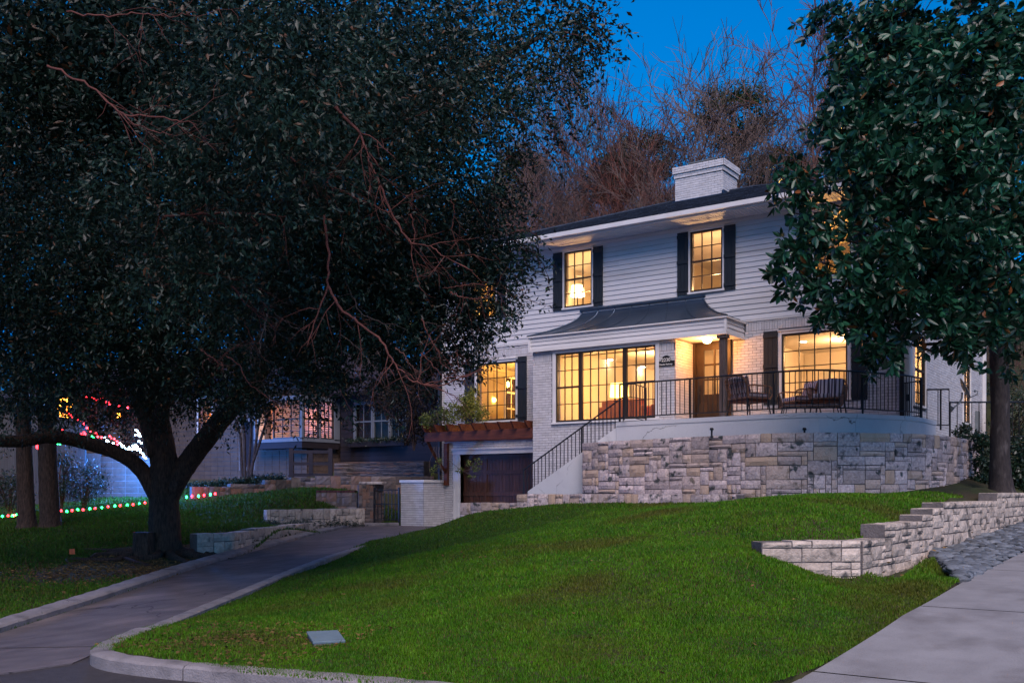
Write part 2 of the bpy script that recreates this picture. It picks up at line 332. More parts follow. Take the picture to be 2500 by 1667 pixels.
POLY_DRIVE = [tuple(p) for p in Ls] + [(-20.2, 24.2), (-15.3, 24.2)] + [tuple(p) for p in Rs[::-1]] + [(-8.5, 5.2), (-9, 4.0), (-10.6, 4.0)]
POLY_LOT = [tuple(p) for p in Ss] + [(1.9, 40), (1.9, 8.6), (2.6, 7.2), (8, 6), (8, -30), (-80, -30), (-80, 5.0), (-10.6, 5.0), (-9.6, 6.55)]
def paved(X, Y):
    return inpoly(X, Y, POLY_DRIVE) | inpoly(X, Y, POLY_LOT)
def axis(lo, hi, a, b, fine, coarse):
    v = [a]
    st = fine
    while v[-1] < b: v.append(v[-1] + fine)
    s = fine
    while v[-1] < hi: s = min(s * 1.22, coarse); v.append(v[-1] + s)
    s = fine
    while v[0] > lo: s = min(s * 1.22, coarse); v.insert(0, v[0] - s)
    return np.array(v)
xs = axis(-260, 240, -18.2, -1.6, .09, 8); ys = axis(-120, 320, 4.6, 22.5, .09, 8)
GX, GY = np.meshgrid(xs, ys); GZ = base_h(GX, GY)
pv = paved(GX, GY); p2 = pv.copy()
for a in (-1, 0, 1):
    for b in (-1, 0, 1): p2 |= np.roll(np.roll(pv, a, 0), b, 1)
pv = pv | (p2 & ((GY < 7.2) | (GX < -9)) & (GY < 30) & (GX < -2.9))
STRIP = [(-14.9,11.2),(-17.1,14.9),(-19.2,18.6),(-20.75,21.7),(-20.9,21.1),(-19.92,19.25),(-18.72,17.05),(-17.47,14.95),(-16.72,13.7),(-16.85,12.9),(-16.0,11.4)]
prng = np.random.default_rng(3)
GZ = GZ + (prng.random(GZ.shape) - .5) * .012 * (fwd(GX, GY) < 25)
inhouse = (GX > -19.3) & (GX < -5.9) & (GY > 24.2) & (GY < 34.7)
GZ[inhouse] = np.minimum(GZ[inhouse], -1.3)
pz = (GX > np.interp(GY, [12.8, 15, 18, 22, 27], [-3.68, -3.55, -3.40, -3.27, -3.2])) & (GX < -2.2) & (GY > 12.8) & (GY < 27); GZ[pz] = np.minimum(GZ[pz], zdrive2(GY[pz]) - .07)
gd = zdrive(GX, GY); st_ = inpoly(GX, GY, STRIP); GZ[st_] = np.minimum(GZ[st_], gd[st_] + .06); GZ[pv] = np.minimum(GZ[pv], gd[pv]) - .14
lot = inpoly(GX, GY, POLY_LOT) | (pv & (GY < 7.0) & ~inpoly(GX, GY, POLY_DRIVE)); south = lot & (GX > -3.3) & (GY > 7); GZ[south] = zdrive2(GY[south]) - .14; GZ[lot & ~south] = -1.75
ny, nx = GX.shape; idx = np.arange(nx * ny).reshape(ny, nx)
F = np.stack([idx[:-1, :-1], idx[:-1, 1:], idx[1:, 1:], idx[1:, :-1]], -1).reshape(-1, 4)
struct(npmesh('ground', np.stack([GX, GY, GZ], -1).reshape(-1, 3), F, 'soil', smooth=True))
def H(x, y): return float(base_h(np.array([x]), np.array([y]))[0])

def grid_sheet(name, polyline_a, polyline_b, zf, m, n=None, across=8):
    """sheet between two plan lines with the same number of stations"""
    def resample(p, k):
        p = np.array(p); d = np.r_[0, np.cumsum(np.hypot(*np.diff(p, axis=0).T))]; s = np.linspace(0, d[-1], k)
        return np.stack([np.interp(s, d, p[:, 0]), np.interp(s, d, p[:, 1])], -1)
    a, b = resample(polyline_a, n), resample(polyline_b, n)
    t = np.linspace(0, 1, across + 1)[None, :, None]; g = a[:, None] * (1 - t) + b[:, None] * t
    z = zf(g[..., 0], g[..., 1]); V = np.concatenate([g, z[..., None]], -1).reshape(-1, 3)
    i = np.arange(n * (across + 1)).reshape(n, -1)
    F = np.stack([i[:-1, :-1], i[:-1, 1:], i[1:, 1:], i[1:, :-1]], -1).reshape(-1, 4)
    return struct(npmesh(name, V, F, m, smooth=True))
# street sheet
nx2 = np.linspace(-90, 30, 60); ny2 = np.linspace(-14, 9.6, 30); sx, sy = np.meshgrid(nx2, ny2)
i = np.arange(sx.size).reshape(sx.shape); F = np.stack([i[:-1, :-1], i[:-1, 1:], i[1:, 1:], i[1:, :-1]], -1).reshape(-1, 4)
# the street sheet only lies inside the kerb line; beyond it, it runs under the lawn
sz = np.where(sy > 4.6, np.where(inpoly(sx, sy, POLY_LOT), -1.6, -1.75), -1.6)
struct(npmesh('street', np.stack([sx, sy, np.full_like(sx, -1.604)], -1).reshape(-1, 3), F, 'street'))
# driveway slabs (joints between slabs)
def resample(p, k=None, step=None):
    p = np.array([q[:2] for q in p], float); d = np.r_[0, np.cumsum(np.hypot(*np.diff(p, axis=0).T))]
    if k is None: k = max(2, int(round(d[-1] / step)) + 1)
    s = np.linspace(0, d[-1], k); return np.stack([np.interp(s, d, p[:, 0]), np.interp(s, d, p[:, 1])], -1)
drv = tag(thing('driveway', None, None), kind='structure')
la, ra = resample(Ls, 200), resample([(-9.3, 6.1)] + Rs, 200)
for k, (i0, i1) in enumerate([(0, 28), (28, 88), (88, 140), (140, 200)]):
    sl = slice(i0, i1 + 1) if i1 < 200 else slice(i0, 200)
    a, b = la[sl], ra[sl]; t = np.linspace(0, 1, 9)[None, :, None]; g = a[:, None] * (1 - t) + b[:, None] * t
    if i1 < 200: g[-1] += (g[-2] - g[-1]) * .10
    z = zdrive(g[..., 0], g[..., 1]) + .012; V = np.concatenate([g, z[..., None]], -1).reshape(-1, 3)
    q = np.arange(len(g) * 9).reshape(-1, 9); F = np.stack([q[:-1, :-1], q[:-1, 1:], q[1:, 1:], q[1:, :-1]], -1).reshape(-1, 4)
    npmesh('slab', V, F, 'drive', drv, smooth=True)
MB().prism([(-9.3, 6.1), (-8.7, 5.3), (-8.7, 4.6), (-10.7, 4.6), (-10.6, 5.0)], -1.7, -1.592).obj('apron', 'drive', drv)
MB().add([(*p, zdrive(np.array(p[0]), np.array(p[1])) + .006) for p in [(-20.9, 21.9), (-20.2, 24.1), (-15.2, 24.1), (-15.4, 21.0), (-16.8, 19.6)]], [(0, 4, 3, 2, 1)]).obj('forecourt', 'drive', drv)
drv2 = tag(thing('concrete_path', None, None), kind='structure')
joints = [7.3, 8.25, 11.0, 14.3, 18, 24, 40]
Sarr = np.array(Ss)
def sedge(y):
    m_ = Sarr[:, 1] > 6.9; return np.interp(y, Sarr[m_, 1], Sarr[m_, 0])
for a0, a1 in zip(joints, joints[1:]):
    yy = np.linspace(a0 + .012, a1 - .012, 14); g = np.stack([np.stack([sedge(yy) * (1 - t) + 1.9 * t, yy], -1) for t in np.linspace(0, 1, 6)], 1)
    z = zdrive2(g[..., 1]); V = np.concatenate([g, z[..., None]], -1).reshape(-1, 3)
    q = np.arange(len(V)).reshape(-1, 6); F = np.stack([q[:-1, :-1], q[:-1, 1:], q[1:, 1:], q[1:, :-1]], -1).reshape(-1, 4)
    npmesh('slab', V, F, 'concrete', drv2)
def kerb(name, pts, zf, w, h, m='curb', joint=3.0, out=1, drop=.25):
    """kerb with a rounded top, cut into pieces; w grows towards `out` side"""
    root = tag(thing(name, None, None), kind='structure'); p = resample(pts, step=.12); n = len(p)
    per = max(2, int(joint / .12)); i0 = 0
    prof = [(0, -drop), (0, h - .03), (.12, h - .008), (.35, h), (.8, h), (1.0, h - .015), (1.0, -drop)]
    while i0 < n - 1:
        i1 = min(n - 1, i0 + per); seg = p[i0:i1 + 1].copy()
        if i1 < n - 1: seg[-1] += (seg[-2] - seg[-1]) * .12
        vs, fs = [], []
        for k in range(len(seg)):
            d = seg[min(k + 1, len(seg) - 1)] - seg[max(k - 1, 0)]; d = d / (np.hypot(*d) + 1e-9); nrm = np.array([-d[1], d[0]]) * out
            jit = .006 * math.sin(i0 + k * 1.7)
            for a, z in prof:
                q = seg[k] + nrm * (a * w + (jit if a > .5 else 0)); zz = zf(np.array(seg[k][0]), np.array(seg[k][1])) + z + jit * .5
                vs.append((q[0], q[1], zz))
        m_ = len(prof)
        for k in range(len(seg) - 1):
            for j in range(m_ - 1): fs.append((k*m_+j, k*m_+j+1, (k+1)*m_+j+1, (k+1)*m_+j))
        fs.append(tuple(range(m_))); fs.append(tuple((len(seg)-1)*m_+j for j in range(m_))[::-1])
        MB().add(vs, fs).obj('kerb_section', m, root, smooth=False)
        i0 = i1
    return root
kerb('kerb_left', Ls, lambda x, y: zdrive(x, y), .32, .10, out=1)
kerb('kerb_right', Rs[2:-6], lambda x, y: zdrive(x, y), .20, .10, out=-1, joint=2.4)
kerb('street_kerb', [p for p in Ss if p[1] < 7.25], lambda x, y: np.where(y > 6.9, zdrive2(y) - .10, -1.6), .22, .13, out=1)

# ================================================================ grass: real blades, thinning with distance
def blades(name, m, n, region, hmin, hmax, seed, tmax=24, wid=.006, ref=9.0):
    r = np.random.default_rng(seed); out = []; tot = 0
    while tot < n:
        x = r.uniform(region[0], region[1], 400000); y = r.uniform(region[2], region[3], 400000); t = fwd(x, y)
        u = (RX * x + RY * y) / np.maximum(t, .1)
        k = (t > 5) & (t < tmax) & (np.abs(u) < .56) & (r.random(len(x)) < np.minimum(1, (ref / t) ** 2)) & ~paved(x, y)
        k &= keep_grass(x, y); out.append(np.stack([x[k], y[k]], -1)); tot += int(k.sum())
    q = np.concatenate(out)[:n]; x, y = q.T; t = fwd(x, y)
    zz = base_h(x, y); s = np.maximum(1, t / ref)
    h = r.uniform(hmin, hmax, n) * (.7 + .3 * s) * (.75 + .5 * (np.sin(x * 2.1 + np.sin(y * 1.7) * 2) * np.sin(y * 2.6 + np.sin(x * 1.3)) * .5 + .5)); h = np.where(r.random(n) < .012, h * 1.9, h); w = wid * s * r.uniform(.7, 1.4, n); a = r.uniform(0, 2 * pi, n); l = r.uniform(.1, .8, n) * h; b = r.uniform(0, 2 * pi, n)
    dx, dy = np.cos(a) * w, np.sin(a) * w
    V = np.empty((n, 3, 3)); V[:, 0] = np.stack([x - dx, y - dy, zz - .01], -1); V[:, 1] = np.stack([x + dx, y + dy, zz - .01], -1)
    V[:, 2] = np.stack([x + np.cos(b) * l, y + np.sin(b) * l, zz + h], -1)
    return tag(npmesh(name, V.reshape(-1, 3), np.arange(3 * n).reshape(-1, 3), m), kind='stuff')
WALLFOOT = [(-12.3,20.3),(-9.97,19.75),(-8.53,19.5),(-7.4,19.15),(-6.7,19.3),(-5.26,20.25),(-4.65,21.35),(-4.36,24.5)]
def keep_grass(x, y):
    k = ~((y > np.interp(x, [-15.4, -13, -9.97, -8.53, -7.4, -6.7, -5.26, -4.65, -4.3, -4], [19.95, 19.9, 19.5, 19.4, 19.15, 19.3, 20.2, 21.3, 24, 30])) & (x > -15.5) & (x < -4.2))
    k &= ~((x > -3.5 + np.maximum(0, (16 - y)) * .34) & (y > 12.75))            # pebble bed and beyond
    k &= ~inpoly(x, y, STRIP)
    k &= ~((x > -5.2) & (x < -1) & (y > 24))
    k &= ~((x > -3.75) & (x < -3.1) & (y > 12.9))
    bare = np.exp(-(((x + 15.6) / 2.6) ** 2 + ((y - 9.6) / 2.6) ** 2)) + .55 * np.exp(-(((x + 13) / 2.2) ** 2 + ((y - 6.6) / 1.5) ** 2)) + .5 * np.exp(-(((x + 8.3) / 1.2) ** 2 + ((y - 6.2) / .7) ** 2))
    k &= (np.sin(x * 91.7 + y * 37.3) * 43758.5 % 1) > bare * 1.05
    k &= ~inpoly(x, y, [(-14.6, 10.2), (-17.4, 14.6), (-18.2, 14.4), (-19, 12.6), (-16.6, 9.6)])
    return k
# ================================================================ the white house
FL = 1.68
house = thing('house', 'white two-storey painted-brick house with lit windows, dark shutters and a hipped roof above the terrace', 'house', (-12.6, 24.1, -1.0))
def panel(name, fr, a0, a1, z0, z1, holes, d0, d1, m, parent):
    A = sorted({a0, a1, *[h[0] for h in holes], *[h[1] for h in holes]}); Z = sorted({z0, z1, *[h[2] for h in holes], *[h[3] for h in holes]})
    A = [a for a in A if a0 <= a <= a1]; Z = [z for z in Z if z0 <= z <= z1]; mb = MB()
    for p, q in zip(A, A[1:]):
        zs = []
        for r, s in zip(Z, Z[1:]):
            c = ((p + q) / 2, (r + s) / 2)
            if any(h[0] < c[0] < h[1] and h[2] < c[1] < h[3] for h in holes): zs.append(None)
            else:
                if zs and zs[-1]: zs[-1][1] = s
                else: zs.append([r, s])
        for k in zs:
            if k: mb.fbox(fr, p, q, k[0], k[1], d0, d1)
    return mb.obj(name, m, parent)
BRK = []
def bricks(fr, a0, a1, z0, z1, holes, d=0, course=.07, L=.205, soldier=None, proud=.013):
    r_ = random.Random(int(a0 * 31 + z0 * 7)); k = 0; z = z0
    while z < z1 - .02:
        h = course
        if soldier and abs(z - soldier) < course * .6: h = .2; l = .068
        else: l = L
        zt = min(z + h, z1); a = a0 - (l / 2 if k % 2 and h < .1 else 0)
        while a < a1:
            b = a + l; p, q = max(a, a0), min(b, a1)
            seg = [(p, q)]
            for hh in holes:
                if hh[2] < zt - .015 and hh[3] > z + .015:
                    ns = []
                    for s, e in seg:
                        if e <= hh[0] or s >= hh[1]: ns.append((s, e))
                        else:
                            if s < hh[0]: ns.append((s, hh[0]))
                            if e > hh[1]: ns.append((hh[1], e))
                    seg = ns
            for s, e in seg:
                if e - s > .03:
                    BRK.append((fr, s + .005, e - .005, z + .004 + r_.uniform(-.0015, .0015), zt - .005, d, d + proud + r_.uniform(-.003, .004)))
            a = b
        z += h; k += 1
def flush_bricks(parent, n_single=300, key=None):
    global BRK
    def size(b):
        c = b[0][0] + b[0][1] * (b[1] + b[2]) / 2; t = fwd(c[0], c[1]); u = (RX * c[0] + RY * c[1]) / t
        fac = abs(b[0][2][0] * FX + b[0][2][1] * FY)
        return (b[2] - b[1]) * fac / t * (1 if abs(u) < .515 else 0) * (0 if (key and not key(b)) else 1)
    s = sorted(BRK, key=size, reverse=True); mb = MB()
    for b in s[:n_single]:
        fr, a0, a1, z0, z1, d0, d1 = b; o, u, n = fr; p = o + u * (a0 + a1) / 2 + n * (d0 + d1) / 2
        ob = link('brick', unit_cube('brick'), parent); ob.location = (p[0], p[1], (z0 + z1) / 2)
        w, t = a1 - a0, d1 - d0; ob.scale = (w if abs(u[0]) > .5 else t, t if abs(u[0]) > .5 else w, z1 - z0)
    for b in s[n_single:]:
        fr, a0, a1, z0, z1, d0, d1 = b; mb.fbox(fr, a0, a1, z0, z1, d0 - .002, d1)
    if mb.n: tag(mb.obj('brickwork', 'brickj', parent), kind='stuff')
    BRK = []
def window(parent, fr, a0, a1, z0, z1, sashes, casing=.07, sill=True, top=.07, m='frame', dd=0, glassm='glass', cas='trim', left=True, right=True):
    """sashes: (a fraction from, to, columns, rows below, rows above or 0)"""
    f = .045; mb = MB(); F_ = lambda *a: mb.fbox(fr, *a)
    F_(a0, a1, z0, z0 + f, dd - .07, dd + .012); F_(a0, a1, z1 - f, z1, dd - .07, dd + .012)
    F_(a0, a0 + f, z0 + f, z1 - f, dd - .07, dd + .010); F_(a1 - f, a1, z0 + f, z1 - f, dd - .07, dd + .010)
    panes = []
    W_ = a1 - a0; ed = [a0 + s[0] * W_ for s in sashes] + [a1]
    for i, s in enumerate(sashes):
        l, r = a0 + s[0] * W_, a0 + s[1] * W_
        if i > 0: F_(l - .055, l + .055, z0 + f, z1 - f, dd - .07, dd + .016)
        pl, pr = l + (f if i == 0 else .055), r - (f if i == len(sashes) - 1 else .055)
        b, t = z0 + f, z1 - f
        if s[4]:
            mid = b + (t - b) * s[3] / (s[3] + s[4]); F_(pl, pr, mid - .025, mid + .025, dd - .06, dd + .004)
            secs = [(b, mid - .025, s[3]), (mid + .025, t, s[4])]
        else: secs = [(b, t, s[3])]
        for zb, zt, rows in secs:
            for c in range(1, s[2]):
                x = pl + (pr - pl) * c / s[2]; F_(x - .010, x + .010, zb, zt, dd - .045, dd - .006)
            for rr in range(1, rows):
                z = zb + (zt - zb) * rr / rows
                for c in range(s[2]):
                    xa = pl + (pr - pl) * c / s[2] + (.010 if c else 0); xb = pl + (pr - pl) * (c + 1) / s[2] - (.010 if c < s[2] - 1 else 0)
                    F_(xa, xb, z - .010, z + .010, dd - .044, dd - .008)
            for c in range(s[2]):
                for rr in range(rows):
                    panes.append((pl + (pr - pl) * c / s[2], pl + (pr - pl) * (c + 1) / s[2], zb + (zt - zb) * rr / rows, zb + (zt - zb) * (rr + 1) / rows))
    w = mb.obj('window', m, parent)
    for p in panes:
        MB().fbox(fr, p[0] + .003, p[1] - .003, p[2] + .003, p[3] - .003, dd - .030, dd - .026).obj('pane', glassm, w)
    if casing:
        c = casing; q = MB()
        if left: q.fbox(fr, a0 - c, a0, z0 - .01, z1 + top, dd - .05, dd + .045)
        if right: q.fbox(fr, a1, a1 + c, z0 - .01, z1 + top, dd - .05, dd + .045)
        q.fbox(fr, a0 - (c if left else 0) + .001, a1 + (c if right else 0) - .001, z1, z1 + top - .003, dd - .05, dd + .042)
        q.fbox(fr, a0 - c - .015, a1 + c + .015, z1 + top, z1 + top + .025, dd - .05, dd + .07)
        q.obj('casing', cas, w, bevel=.004)
    if sill: MB().fbox(fr, a0 - casing - .02, a1 + casing + .02, z0 - .06, z0 - .012, dd - .05, dd + .075).obj('sill', cas, w, bevel=.004)
    return w
def shutter(parent, fr, a0, a1, z0, z1, d=.02):
    s = MB()
    h = z1 - z0
    for z in (z0 + .10, z0 + h * .5, z1 - .16): s.fbox(fr, a0, a1, z, z + .085, d + .022, d + .045)
    s = s.obj('shutter', 'shutter', parent)
    n = 3; w = (a1 - a0) / n
    for i in range(n): MB().fbox(fr, a0 + i * w + .003, a0 + (i + 1) * w - .003, z0, z1, d, d + .022).obj('plank', 'shutter', s)
    return s
# ---- openings (X from, to, z from, to)
UP = [(-18.24, -17.33, 5.24, 6.81), (-14.94, -14.03, 5.24, 6.81), (-11.06, -10.16, 5.24, 6.81), (-7.80, -6.90, 5.24, 6.81)]
WL = (-18.04, -16.61, 2.15, 3.87); WR = (-8.60, -6.99, 2.27, 3.92); WB = (-14.54, -11.52, 1.92, 3.785)
DOOR = (-10.97, -9.93, FL, 3.97); GAR = (-18.68, -15.34, -1.2, 1.16)
panel('wall', FRONT, -19.4, -5.8, -1.2, 6.98, UP + [WL, WR, DOOR, GAR, (-15.1, -11.15, FL, 3.86)], -.22, 0, 'mortar', house)
panel('wall', BAY, -15.3, -10.99, -1.2, 3.9, [WB], -.18, 0, 'mortar', house)
RET = (np.array([-10.99, 0, 0.]), np.array([0, 1., 0]), np.array([1., 0, 0]))
panel('wall', RET, 23.03, 24.1, 1.5, 3.9, [], -.15, -.003, 'mortar', house)
LRET = (np.array([-15.3, 0, 0.]), np.array([0, 1., 0]), np.array([-1., 0, 0]))
panel('wall', LRET, 23.03, 24.1, -1.2, 3.9, [], -.15, -.003, 'mortar', house)
SW = [(25.4, 26.6, 2.16, 3.9), (31.4, 32.45, 2.06, 3.76)]; SU = [(26.0, 26.9, 5.24, 6.8), (31.6, 32.5, 5.24, 6.8)]
panel('wall', SIDE, 24.1, 34.8, -1.2, 6.98, SW + SU, -.06, 0, 'mortar', house)
BACK = (np.array([0, 34.8, 0.]), np.array([1., 0, 0]), np.array([0, 1., 0]))
panel('wall', BACK, -19.4, -6.02, -1.2, 6.98, [], -.2, 0, 'mortar', house)
LEFT = (np.array([-19.4, 0, 0.]), np.array([0, 1., 0]), np.array([-1., 0, 0]))
panel('wall', LEFT, 24.32, 34.6, -1.2, 6.98, [], -.2, 0, 'mortar', house)
# brick skins
bricks(FRONT, -19.4, -15.3, -1.0, 4.31, [(WL[0]-.07, WL[1]+.07, WL[2]-.07, WL[3]+.10), (-18.97, -15.3, -1.2, 1.30)], soldier=4.07)
bricks(FRONT, -9.93 + .06, -5.8, 1.2, 4.31, [(WR[0]-.08, WR[1]+.08, WR[2]-.07, WR[3]+.11), (-10, -9.56, 3.85, 4.4)], soldier=4.07)
bricks(BAY, -15.3, -10.99, -.6, 3.87, [(WB[0]-.13, WB[1]+.10, WB[2]-.07, WB[3]+.2)], soldier=3.60)
bricks(RET, 23.03, 24.1, 1.5, 3.87, [])
bricks(SIDE, 24.1, 34.8, -.2, 4.31, [(a - .07, b + .07, c - .07, d + .08) for a, b, c, d in SW], course=.07)
flush_bricks(house, 300, key=lambda b: b[3] > 1.7)
# lap siding: each board one object, notched round the windows
def lap(fr, a0, a1, z0, z1, n, holes, parent, joint=None, m='siding', ln=None):
    e = (z1 - z0) / n
    cuts = joint or []
    for i in range(n):
        lo, hi = z0 + i * e, z0 + (i + 1) * e - .0; mb = MB(); cur = [mb]
        def piece(p, q, zl, zh):
            if abs(zl - lo) < 1e-6: zl = lo + .005
            if q - p < .01 or zh - zl < .008: return
            o, u, nn = fr; D = lambda z: .004 + .020 * (1 - (z - lo) / (hi - lo))
            vs = []
            for a in (p, q):
                for z, d in ((zl, -.002), (zl, D(zl)), (zh, D(zh)), (zh, -.002)):
                    w = o + u * a + nn * d; vs.append((w[0], w[1], z))
            cur[0].add(vs, [(0,1,2,3), (7,6,5,4), (0,4,5,1), (1,5,6,2), (2,6,7,3)])
        ed = sorted({a0, a1, *[x for h in holes for x in h[:2] if a0 < x < a1], *([cuts[i % len(cuts)]] if cuts else [])})
        last = a0
        for p, q in zip(ed, ed[1:]):
            g = .0015 if cuts and abs(q - cuts[i % len(cuts)]) < 1e-6 else 0
            zs = [(lo, hi)]
            for h in holes:
                if h[0] < (p + q) / 2 < h[1]:
                    ns = []
                    for s, t in zs:
                        if t <= h[2] or s >= h[3]: ns.append((s, t)); continue
                        if s < h[2]: ns.append((s, h[2]))
                        if t > h[3]: ns.append((h[3], t))
                    zs = ns
            if (not zs or abs(p - last) > 1e-6) and cur[0].n: cur[0].obj('siding_board', m, parent); cur[0] = MB()
            for s, t in (zs if len(zs) < 2 else zs[:1]): piece(p, q - g, s, t)
            last = q
            if g and cur[0].n: cur[0].obj('siding_board', m, parent); cur[0] = MB()
        if cur[0].n: cur[0].obj('siding_board', m, parent)
hol = [(a - .06, b + .06, c - .05, d + .06) for a, b, c, d in UP]
lap(FRONT, -19.4, -5.8, 4.36, 6.89, 19, hol, house, joint=[-8.1, -12.6, -16.2, -9.9, -13.2])
lap(SIDE, 24.13, 34.8, 4.36, 6.89, 19, [(a - .06, b + .06, c - .05, d + .06) for a, b, c, d in SU], house, joint=[28.4, 30.1, 29.2])
MB().fbox(FRONT, -19.42, -5.78, 4.315, 4.355, -.01, .032).fbox(SIDE, 24.13, 34.8, 4.315, 4.355, -.01, .032).obj('drip_trim', 'trim', house)
MB().fbox(FRONT, -19.42, -5.78, 6.89, 6.97, -.01, .03).obj('frieze_board', 'trim', house)
MB().box(-5.80, -5.74, 24.06, 24.13, 4.36, 6.89).obj('corner_board', 'trim', house)
DS3 = [(0, 1, 3, 2, 2)]
for i, (a, b, c, d) in enumerate(UP): window(house, FRONT, a, b, c, d, DS3, casing=.045, top=.045)
for (a, b, c, d) in UP: shutter(house, FRONT, a - .36, a - .05, c - .06, d + .02, d=.03); shutter(house, FRONT, b + .05, b + .36, c - .06, d + .02, d=.03)
window(house, FRONT, *WL, [(0, 1, 4, 4, 0)], casing=.07); shutter(house, FRONT, WL[0] - .45, WL[0] - .08, 2.1, 3.98); shutter(house, FRONT, WL[1] + .02, WL[1] + .39, 2.1, 3.98)
window(house, FRONT, *WR, [(0, 1, 4, 4, 0)], casing=.08); shutter(house, FRONT, WR[0] - .47, WR[0] - .10, 2.19, 4.02); shutter(house, FRONT, WR[1] + .10, WR[1] + .47, 2.19, 4.02)
window(house, BAY, *WB, [(0, .255, 3, 2, 2), (.255, .70, 5, 4, 0), (.70, 1, 3, 2, 2)], casing=.10, top=.06)
for a in SW: window(house, SIDE, *a, [(0, 1, 2, 3, 3)], casing=.05, top=.05)
for a in SU: window(house, SIDE, *a, [(0, 1, 3, 2, 2)], casing=.05, top=.05)
# roof
EX0, EX1, EY0, EY1, EZ = -20.0, -5.25, 23.3, 35.6, 7.13; RZ = 9.40; RYm = (EY0 + EY1) / 2; hr = (EY1 - EY0) / 2
r1, r2 = (EX0 + hr, RYm, RZ), (EX1 - hr, RYm, RZ)
roof = MB().add([(EX0, EY0, EZ), (EX1, EY0, EZ), (EX1, EY1, EZ), (EX0, EY1, EZ), r1, r2, (EX0, EY0, EZ-.02), (EX1, EY0, EZ-.02), (EX1, EY1, EZ-.02), (EX0, EY1, EZ-.02)],
    [(0,1,5,4), (1,2,5), (2,3,4,5), (3,0,4), (6,9,8,7), (0,6,7,1), (1,7,8,2), (2,8,9,3), (3,9,6,0)]).obj('roof', 'shingle', house)
def shingles(p0, udir, vdir, nrm, width, length, clip, parent, m='shingle', tab=.30, exp=.145, seed=0):
    r_ = random.Random(seed); mb = MB(); p0, udir, vdir, nrm = map(Vector, (p0, udir, vdir, nrm)); k = 0; v = -.03
    while v < length:
        u = -tab * r_.random()
        while u < width:
            w = tab * r_.choice([.45, .7, 1]); c = (u + w / 2, v + exp / 2)
            l, r = clip(v + exp * .5)
            a, b = max(u, l), min(u + w, r)
            if b - a > .03:
                th = r_.choice([.008, .014, .02])
                q = [p0 + udir * a + vdir * v + nrm * (th + .006), p0 + udir * (b - .006) + vdir * v + nrm * (th + .006),
                     p0 + udir * (b - .006) + vdir * (v + exp + .03) + nrm * .004, p0 + udir * a + vdir * (v + exp + .03) + nrm * .004,
                     p0 + udir * a + vdir * v - nrm * .002, p0 + udir * (b - .006) + vdir * v - nrm * .002]
                mb.add(q, [(0,1,2,3), (4,5,1,0), (4,0,3), (5,2,1)])
            u += w
        v += exp
    return tag(mb.obj('shingles', m, parent), kind='stuff')
sl = sqrt(hr ** 2 + (RZ - EZ) ** 2); vd = (0, hr / sl, (RZ - EZ) / sl); nd = (0, -(RZ - EZ) / sl, hr / sl); Wd = EX1 - EX0
shingles((EX0, EY0, EZ), (1, 0, 0), vd, nd, Wd, sl, lambda v: (v / sl * hr, Wd - v / sl * hr), roof, seed=1)
shingles((EX1, EY0, EZ), (0, 1, 0), (-hr / sl, 0, (RZ - EZ) / sl), ((RZ - EZ) / sl, 0, hr / sl), EY1 - EY0, sl, lambda v: (v / sl * hr, EY1 - EY0 - v / sl * hr), roof, seed=2)
for p, q in (((EX0, EY0, EZ), r1), ((EX1, EY0, EZ), r2), (r1, r2)): MB().tube([Vector(p) + Vector((0, 0, .02)), Vector(q) + Vector((0, 0, .02))], .05, 6).obj('ridge_cap', 'shingle', roof)
MB().box(EX0, EX1, EY0 - .03, EY0 - .003, 6.975, EZ - .01).box(EX0 - .03, EX0 - .002, EY0, EY1, 6.975, EZ - .01).box(EX1 + .002, EX1 + .03, EY0, EY1, 6.975, EZ - .01).obj('fascia', 'trim', house)
g = MB().box(EX0, EX1, EY0 - .14, EY0 - .032, 7.02, 7.05).box(EX0, EX1, EY0 - .152, EY0 - .138, 7.02, 7.135).box(EX0 - .02, EX0, EY0 - .152, EY0 - .032, 7.02, 7.135).box(EX1, EX1 + .02, EY0 - .152, EY0 - .032, 7.02, 7.135)
g.obj('gutter', 'trim', house)
n = int((EX1 - EX0) / .098); me = MB().box(0, .083, 0, 24.1 - EY0 - .03, 0, .012).mesh('soffit_plank'); me.materials.append(M['trim'])
for i in range(n):
    o = link('soffit_board', me, house); o.location = (EX0 + .005 + i * .098, EY0, 6.972)
MB().box(EX0, EX1, EY0, EY1, 6.99, 7.0).obj('soffit_backing', 'mortar', house)
# chimney
ch = MB().box(-13.78, -12.2, 28.9, 30.05, 8.4, 10.0).obj('chimney', 'mortar', house)
CF = (np.array([0, 28.9, 0.]), FRONT[1], FRONT[2]); CS = (np.array([-12.2, 0, 0.]), SIDE[1], SIDE[2])
bricks(CF, -13.79, -12.19, 8.8, 9.93, []); bricks(CS, 28.9, 30.05, 8.8, 9.93, [])
bricks(CF, -13.82, -12.16, 9.93, 10.07, [], d=.03); bricks(CS, 28.87, 30.08, 9.93, 10.07, [], d=.04)
bricks(CF, -13.85, -12.13, 10.07, 10.28, [], d=.07); bricks(CS, 28.84, 30.11, 10.07, 10.28, [], d=.08)
MB().box(-13.81, -12.16, 28.868, 30.08, 9.93, 10.07).box(-13.85, -12.12, 28.83, 30.11, 10.07, 10.27).obj('corbel', 'mortar', ch)
flush_bricks(ch, 160)
MB().box(-13.35, -12.55, 29.2, 29.8, 10.27, 10.36).box(-13.42, -12.48, 29.1, 29.9, 10.40, 10.44).box(-13.3, -13.26, 29.25, 29.29, 10.36, 10.40).box(-12.64, -12.6, 29.25, 29.29, 10.36, 10.40).box(-12.64, -12.6, 29.7, 29.74, 10.36, 10.40).obj('flue_cover', 'greymetal', ch)
